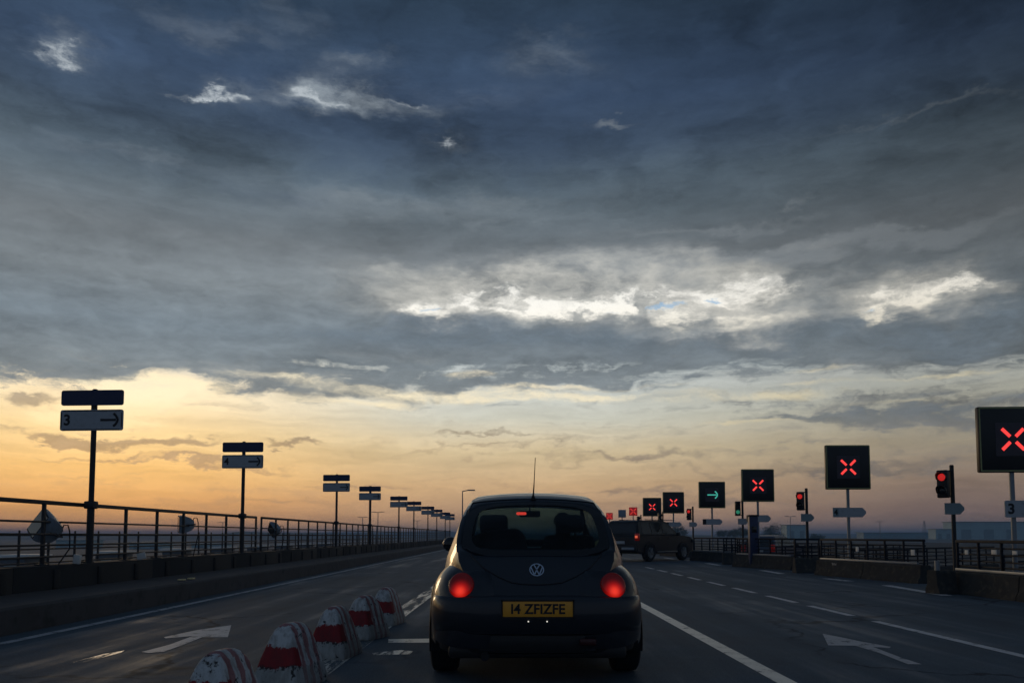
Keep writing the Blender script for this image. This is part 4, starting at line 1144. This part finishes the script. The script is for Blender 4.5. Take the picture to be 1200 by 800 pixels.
for s_, sd_ in ((1, 'r'), (-1, 'l')):
    add('sh' + sd_, (s_ * .17, -.05, .53), .065, 'up'); add('el' + sd_, (s_ * .24, .13, .31), .045, 'sh' + sd_); add('wr' + sd_, (s_ * .15, .40, .38), .030, 'el' + sd_)
    add('pa' + sd_, (s_ * .145, .46, .41), .034, 'wr' + sd_)
    for f in range(4):
        add('f%d%s' % (f, sd_), (s_ * (.115 + .02 * f), .51, .445 + .004 * f), .009, 'pa' + sd_); add('g%d%s' % (f, sd_), (s_ * (.11 + .02 * f), .52, .475 - .004 * f), .008, 'f%d%s' % (f, sd_))
    add('t' + sd_, (s_ * .105, .47, .44), .010, 'pa' + sd_)
    add('hp' + sd_, (s_ * .10, .05, .09), .085, 'pel'); add('kn' + sd_, (s_ * .14, .47, .17), .062, 'hp' + sd_); add('an' + sd_, (s_ * .13, .78, -.12), .040, 'kn' + sd_); add('ft' + sd_, (s_ * .13, .92, -.09), .034, 'an' + sd_)
drv = skin_person('person', 'driver in dark clothes facing ahead inside the black hatchback', (CAR_X + .31, CAR_Y + 2.02, .42), {'verts': V, 'edges': Ed}, M['jacket'], None)
b = MB(); b.ball((0, -.012, .815), (.086, .098, .085), nu=10, nv=16)
for v in b.bm.verts:
    if v.co.y > .03 and v.co.z < .83: v.co.y = .03
b.build('hair', M['hair'], drv)

# ------------------------------------------------------------------ other vehicles: side profile with tapering glasshouse
def vehicle(name, label, cat, loc, rz, L, hw, lower, upper, hw_top, wheels, wr, paint_m, windows, rear_win, screen, belt, extras=None, group=None):
    """lower/upper: closed (y, z) outlines; y from the rear"""
    t = thing(name, label, cat, loc, rz, group)
    b = MB(); b.prism(lower, lambda p: (-hw * (1 if .15 < p[0] < L - .25 else .93), p[0], p[1]), lambda p: (hw * (1 if .15 < p[0] < L - .25 else .93), p[0], p[1]))
    bmesh.ops.bevel(b.bm, geom=b.bm.edges[:], offset=.045, segments=3, affect='EDGES', clamp_overlap=True)
    b.build('body', paint_m, t, smooth=40)
    zt = max(z for _, z in upper)
    def w(z): return hw * .965 + (hw_top - hw * .965) * max(0, min(1, (z - belt) / (zt - belt)))
    b = MB(); b.prism(upper, lambda p: (-w(p[1]), p[0], p[1]), lambda p: (w(p[1]), p[0], p[1]))
    bmesh.ops.bevel(b.bm, geom=b.bm.edges[:], offset=.035, segments=3, affect='EDGES', clamp_overlap=True)
    b.build('glasshouse', paint_m, t, smooth=40)
    for poly in windows:
        for sx in (1, -1):
            b = MB(); b.prism(poly, lambda p: (sx * (w(p[1]) - .02), p[0], p[1]), lambda p: (sx * (w(p[1]) + .006), p[0], p[1]))
            b.build('side_window', M['window_dark'], t, smooth=0)
    for nm, (p0, p1) in (('rear_window', rear_win), ('windscreen', screen)):
        p0, p1 = Vector((0,) + p0), Vector((0,) + p1)
        d = (p1 - p0).normalized(); n = Vector((0, -d.z, d.y)) if nm == 'rear_window' else Vector((0, d.z, -d.y))
        if (nm == 'rear_window') != (n.y < 0): n = -n
        q0, q1 = p0 + d * .07, p1 - d * .07
        b = MB()
        c4 = [Vector((-w(q0.z) + .09, q0.y, q0.z)), Vector((w(q0.z) - .09, q0.y, q0.z)), Vector((w(q1.z) - .09, q1.y, q1.z)), Vector((-w(q1.z) + .09, q1.y, q1.z))]
        b.prism(c4, lambda p: p + n * .008, lambda p: p - n * .03); b.build(nm, M['window_dark'], t, smooth=0)
    for sx in (1, -1):
        for wy in wheels:
            Mx = Matrix.Translation((sx * (hw - .10), wy, wr)) @ Matrix.Rotation(R(90 * sx), 4, 'Y')
            wl = bpy.data.objects.new('wheel', None); COL.objects.link(wl); wl.parent = t
            b = MB(); b.lathe([(wr * .6, -.1), (wr * .93, -.115), (wr, -.09), (wr, .09), (wr * .93, .118), (wr * .62, .118)], Mx, 30); b.build('tyre', M['rubber'], wl, smooth=40)
            b = MB(); b.lathe([(wr * .64, .10), (wr * .60, .125), (wr * .5, .10), (wr * .2, .105), (wr * .16, .125), (.001, .126)], Mx, 26)
            for k in range(5):
                a = 2 * math.pi * k / 5; b.tube(Mx @ Vector((.15 * wr * math.cos(a), .15 * wr * math.sin(a), .115)), Mx @ Vector((.6 * wr * math.cos(a), .6 * wr * math.sin(a), .118)), .03, .035, 7)
            b.build('rim', M['rim'], wl, smooth=40)
            b = MB(); b.lathe([(.001, .0), (wr * 1.14, .0), (wr * 1.17, .012), (wr * 1.14, .02)], Matrix.Translation((sx * (hw - .012), wy, wr * 1.02)) @ Matrix.Rotation(R(90 * sx), 4, 'Y'), 34)
            bmesh.ops.delete(b.bm, geom=[f for f in b.bm.faces if f.calc_center_median().z < wr * .75], context='FACES')
            b.build('wheel_arch', M['plastic_black'], t, smooth=40)
        b = MB(); b.box((sx * (hw + .09), L * .66, belt + .06), (.17, .10, .15), bevel=.035); b.tube((sx * (hw - .05), L * .665, belt + .02), (sx * (hw + .05), L * .66, belt + .04), .025)
        b.build('door_mirror', M['plastic_black'], t)
        b = MB(); b.box((sx * (hw - .10), L - .10, belt - .24), (.26, .16, .15), rot=Matrix.Rotation(R(-18 * sx), 3, 'Z'), bevel=.03); b.build('headlight', M['window_dark'], t)
        for hy in (.42, .60): 
            b = MB(); b.box((sx * (hw + .012), L * hy - .28, belt - .12), (.03, .17, .03), bevel=.008); b.build('door_handle', paint_m, t)
    if extras: extras(t)
    return t
M['suv_tail'] = emitter('suv_tail', (1.0, 0.16, 0.08), .55, (0.2, 0.02, 0.02))
M['suv_tail_dull'] = emitter('suv_tail_dull', (0.9, 0.03, 0.02), .04, (0.15, 0.01, 0.01))
def suv_extras(t):
    for sx in (1, -1):
        b = MB(); b.box((sx * .85, .05, 1.03), (.20, .12, .30), bevel=.03); tl = b.build('tail_light', M['suv_tail_dull'], t)
        b = MB(); b.box((sx * .85, -.018, 1.04), (.12, .02, .10), bevel=.008); b.build('bulb', M['suv_tail'], tl)
        b = MB(); b.box((sx * .66, 2.1, 1.765), (.04, 2.3, .03), bevel=.01); b.build('roof_rail', M['plastic_black'], t)
        b = MB(); b.box((sx * .90, 2.3, .40), (.14, 1.6, .06), bevel=.02); b.build('side_step', M['rim'], t)
    b = MB(); b.box((0, -.04, .55), (1.72, .16, .24), bevel=.05, seg=3); b.build('bumper', M['plastic_black'], t)
    b = MB(); b.box((0, -.005, .80), (.52, .02, .12), bevel=.005); b.build('number_plate', M['sign_grey'], t)
    b = MB(); b.box((.50, -.125, .55), (.62, .02, .10), bevel=.008); b.build('bumper_trim', M['lamp_grey'], t)
vehicle('off_road_car', 'black off-road car turning right between the barriers', 'car', (4.52, 33.6, 0), R(-42), 4.65, .93,
        [(.02, .42), (.0, .70), (.03, 1.06), (.10, 1.12), (3.35, 1.12), (4.35, 1.04), (4.60, .96), (4.65, .62), (4.58, .40), (4.2, .33), (.3, .33)],
        [(.08, 1.10), (.26, 1.66), (.42, 1.735), (2.3, 1.74), (2.62, 1.68), (3.42, 1.10)], .70, (.92, 3.68), .37, M['suv_black'],
        [[(.42, 1.17), (.50, 1.60), (1.10, 1.63), (1.10, 1.17)], [(1.18, 1.17), (1.18, 1.63), (1.98, 1.64), (1.98, 1.17)], [(2.06, 1.17), (2.06, 1.64), (2.42, 1.60), (3.02, 1.17)]],
        ((.08, 1.12), (.26, 1.66)), ((3.42, 1.10), (2.62, 1.68)), 1.10, suv_extras)
def est_extras(t):
    for sx in (1, -1):
        b = MB(); b.box((sx * .72, .03, .86), (.20, .10, .34), bevel=.03); b.build('tail_light', M['suv_tail_dull'], t)
    b = MB(); b.box((0, 0.0, .72), (.52, .03, .12), bevel=.005); b.build('number_plate', M['sign_grey'], t)
    b = MB(); b.box((0, -.02, .48), (1.6, .14, .22), bevel=.05, seg=3); b.build('bumper', M['plastic_black'], t)
EST = dict(L=4.1, hw=.86, lower=[(.02, .35), (.0, .62), (.04, .88), (.12, .95), (2.9, .95), (3.75, .82), (4.05, .70), (4.1, .45), (4.0, .28), (.2, .26)],
           upper=[(.10, .93), (.38, 1.33), (.62, 1.44), (1.9, 1.46), (2.25, 1.40), (3.1, .93)], hw_top=.60, wheels=(.75, 3.25), wr=.31,
           windows=[[(.55, .98), (.68, 1.33), (1.35, 1.37), (1.35, .98)], [(1.42, .98), (1.42, 1.37), (2.12, 1.34), (2.72, .98)]], rear_win=((.10, .95), (.38, 1.33)), screen=((3.1, .93), (2.25, 1.40)), belt=.93, extras=est_extras)
vehicle('estate_car', 'dark blue-grey car waiting behind the barrier, left of the 4 signal', 'car', (11.75, 38.2, -.36), R(-38), paint_m=M['estate_dark'], **EST)

# ------------------------------------------------------------------ far things
def booth(name):
    t = thing(name, None, None)
    b = MB(); b.box((0, 0, 1.25), (1.7, 2.5, 2.5), bevel=.03); b.build('wall', M['booth_wall'], t)
    b = MB(); b.box((0, 0, 2.60), (2.2, 2.7, .20), bevel=.02); b.build('roof', M['white_fascia'], t)
    b = MB(); b.box((.853, 0, 1.6), (.02, 1.9, .9)); b.build('window', M['window_dark'], t, smooth=0)
    b = MB(); b.box((0, -1.253, 1.05), (.8, .02, 2.0)); b.build('door', M['building_dark'], t, smooth=0)
    return t
b0 = booth('toll_booth')
wh = ['nearest', 'second nearest', 'third nearest', 'fourth nearest', 'fifth nearest', 'sixth nearest', 'seventh nearest', 'eighth nearest']
for k in range(8):
    o = b0 if k == 0 else copy_tree(b0)
    o.location = (-31, 50.7 + 11.65 * k, -2.8)
    tag(o, '%s low booth with flat white roof, seen through the left railing' % wh[k], 'booth', 'white-roofed booths below the left railing')

def lamp_post(x, y, z0, h, two, label, w=.10):
    t = thing('lamp_post', label, 'lamp post', (x, y, z0), 0, 'far lamp posts')
    b = MB(); b.tube((0, 0, 0), (0, 0, h), w, w * .6, 8); b.build('pole', M['pole_grey'], t)
    for s_ in ((-1, 1) if two else (1,)):
        b = MB(); b.tube((0, 0, h - .05), (s_ * .9, 0, h + .12), .06 * w / .1, n=6); b.box((s_ * 1.3, 0, h + .12), (1.1, .45, .18), bevel=.05); b.build('lamp_head', M['pole_grey'], t)
def lp(px, py, Y, two, label, z0=-2.8, w=.10):
    p = wpt(px, py, Y); lamp_post(p.x, Y, z0, p.z - z0, two, label, w)
lp(542, 575, 118, False, 'tall single-arm lamp post just left of the black hatchback roof', 0.0, .12)
lp(443, 600, 230, True, 'twin-head lamp post behind the fourth left sign', w=.16)
lp(425, 606, 290, True, 'twin-head lamp post between the third and fourth left signs', w=.18)
lp(489, 610, 340, True, 'twin-head lamp post behind the sixth left sign', w=.16)
lp(261, 612, 330, True, 'twin-head lamp post left of the sign marked 4', w=.18)
lp(1031, 611, 360, True, 'twin-head lamp post right of the finger plate marked 4', w=.2)
lp(926, 605, 270, True, 'lamp post left of the second nearest traffic light', w=.15)
lp(1004, 623, 520, True, 'low far lamp post seen just right of the 4 signal post', w=.2)
t = thing('lattice_mast', 'thin far lattice mast left of the nearest traffic light', 'mast', (wpt(1083, 612, 420).x, 420, -2.8))
b = MB()
h = wpt(1083, 610, 420).z + 2.8
for sx, sy in ((1, 1), (1, -1), (-1, 1), (-1, -1)): b.tube((sx * 1.2, sy * 1.2, 0), (sx * .2, sy * .2, h), .10, .08, 6)
for k in range(7):
    z0, z1 = h * k / 7, h * (k + 1) / 7; a, c = 1.2 - k / 7, 1.2 - (k + 1) / 7
    b.tube((-a, -a, z0), (c, -c, z1), .05, n=5); b.tube((a, -a, z0), (-c, -c, z1), .05, n=5)
b.build('frame', M['pole_grey'], t)

def hall(name, label, x0, x1, y, d, h, m, z0=-.4, trim=True):
    t = thing(name, label, 'building', ((x0 + x1) / 2, y, z0)); w = x1 - x0
    b = MB(); b.box((0, d / 2, h / 2), (w, d, h)); b.build('wall', m, t, smooth=0)
    b = MB(); b.box((0, d / 2, h + .12), (w + .8, d + .8, .24)); b.build('roof', M['building_dark'], t, smooth=0)
    n = max(2, int(w / 9))
    for k in range(n):
        xx = -w / 2 + w * (k + .5) / n
        b = MB(); b.box((xx, -.02, h * .30), (w / n * .45, .06, h * .55)); b.build('loading_door', M['building_dark'], t, smooth=0)
    return t
Yb = 330
hall('warehouse', 'long flat-roofed blue-grey hall beyond the right barriers', wpt(1119, 620, Yb).x, wpt(1330, 620, Yb).x, Yb, 9, wpt(1150, 611.5, Yb).z + .4, M['building'])
hall('annex_building', 'low annex at the left end of the blue-grey hall', wpt(1098, 620, Yb).x, wpt(1117.5, 620, Yb).x, Yb + 1, 6, wpt(1110, 620, Yb).z + .4, M['building'])
hall('low_shed', 'low pale shed in the distance right of the 4 signal', wpt(1012, 620, 400).x, wpt(1092, 620, 400).x, 400, 8, wpt(1050, 624, 400).z + .4, M['building_pale'])
hall('far_block', 'hazy flat block between the distant trees left of the second traffic light', wpt(922, 620, 380).x, wpt(946, 620, 380).x, 380, 8, wpt(930, 615, 380).z + .4, M['building'])

for x0, x1, yt, Yv, nm, lb in ((66, 106, 633, 250, 'far_shed', 'hazy far shed low behind the railing at the foot of the 3 sign'), (152, 190, 636, 240, 'far_shed', 'hazy far shed behind the railing just right of the 3 sign'),
                       (225, 262, 637, 260, 'far_shed', 'hazy far shed behind the railing near the boxy floodlight')):
    hall(nm, lb, wpt(x0, 620, Yv).x, wpt(x1, 620, Yv).x, Yv, 8, wpt(x0, yt, Yv).z + 2.8, M['building'], -2.8)

def tree(x, y, z0, h, w, label, cat='tree', name='broadleaf_tree', n=1500, leaf=.55):
    t = thing(name, label, cat, (x, y, z0), 0, 'far trees on the right')
    rnd = random.Random(int(x * 13 + y * 7))
    b = MB(); b.tube((0, 0, 0), (0, 0, h * .45), h * .03, h * .02, 8)
    tips = []
    for k in range(7):
        a = rnd.uniform(0, 6.28); r = rnd.uniform(.2, .45) * w
        p = Vector((math.cos(a) * r, math.sin(a) * r, h * rnd.uniform(.45, .8))); tips.append(p)
        b.tube((0, 0, h * rnd.uniform(.25, .42)), p, h * .014, h * .005, 6)
    b.build('trunk', M['bark'], t)
    cl = tips + [Vector((rnd.uniform(-.4, .4) * w, rnd.uniform(-.4, .4) * w, h * rnd.uniform(.4, .88))) for _ in range(10)]
    b = MB()
    for k in range(n):
        c = rnd.choice(cl); s_ = h * .13
        p = c + Vector((rnd.gauss(0, s_), rnd.gauss(0, s_), rnd.gauss(0, s_ * .7)))
        p.z = max(p.z, h * .12)
        u = Vector((rnd.gauss(0, 1), rnd.gauss(0, 1), rnd.gauss(0, 1))).normalized() * leaf * rnd.uniform(.5, 1.2); v = u.orthogonal().normalized() * leaf * .5
        b.face([p - u * .5, p + v * .5, p + u * .5, p - v * .5])
    b.build('crown', M['leaf'], t, smooth=0)
TR = [(795, 616, 300, 22, 'rounded far tree behind the bonnet of the off-roader'), (852, 619, 290, 26, 'far tree behind the green arrow signal post'), (868, 618, 300, 18, 'spiky far tree left of the green traffic light post'),
      (905, 613, 300, 26, 'broad far tree above the waiting blue-grey car'), (958, 625, 320, 14, 'small far tree right of the second traffic light post')]
for px, py, Y, wpx, lb in TR:
    p = wpt(px, py, Y); w = wpx / FPX * Y; tree(p.x, Y, -.4 if p.x < 88 else -2.8, p.z + (.4 if p.x < 88 else 2.8), w, lb)

# hills on the horizon
def ridge(y, x0, x1, h, seed, m, z0=-2.9, d=160):
    b = MB(); rnd = random.Random(seed); n = 90; ph = [rnd.uniform(0, 6) for _ in range(6)]
    rows = []
    for i in range(n + 1):
        x = x0 + (x1 - x0) * i / n; f = i / n
        e = min(1, f * 6) * min(1, (1 - f) * 6)
        z = h * e * (.55 + .2 * math.sin(f * 9 + ph[0]) + .15 * math.sin(f * 23 + ph[1]) + .08 * math.sin(f * 61 + ph[2]) + .05 * math.sin(f * 130 + ph[3]))
        rows.append([(x, y - d, z0), (x, y - d * .4, z0 + z * .6), (x, y, z0 + z), (x, y + d, z0)])
    b.grid(rows); return struct(b.build('hills', m, smooth=0))
M['scrub'] = material('scrub', (0.05, 0.06, 0.045), 0.95, 0, 0.5, 0.05)
ridge(900, -900, -60, 9, 3, M['scrub']); ridge(1400, -1500, 1500, 12, 5, M['scrub']); ridge(700, 60, 900, 6, 8, M['scrub'])

# ------------------------------------------------------------------ air
hz = MB(); hz.box((0, 1350, 6.0), (5300, 3400, 19.8))
hzo = tag(hz.build('haze', [], smooth=0), kind='stuff')
hm = bpy.data.materials.new('haze_air'); hm.use_nodes = True; t = hm.node_tree; t.nodes.clear()
o = t.nodes.new('ShaderNodeOutputMaterial'); pv = t.nodes.new('ShaderNodeVolumePrincipled')
pv.inputs['Color'].default_value = (0.36, 0.62, 1.0, 1); pv.inputs['Density'].default_value = 0.0008; pv.inputs['Anisotropy'].default_value = 0.0
t.links.new(pv.outputs[0], o.inputs['Volume']); hzo.data.materials.append(hm)
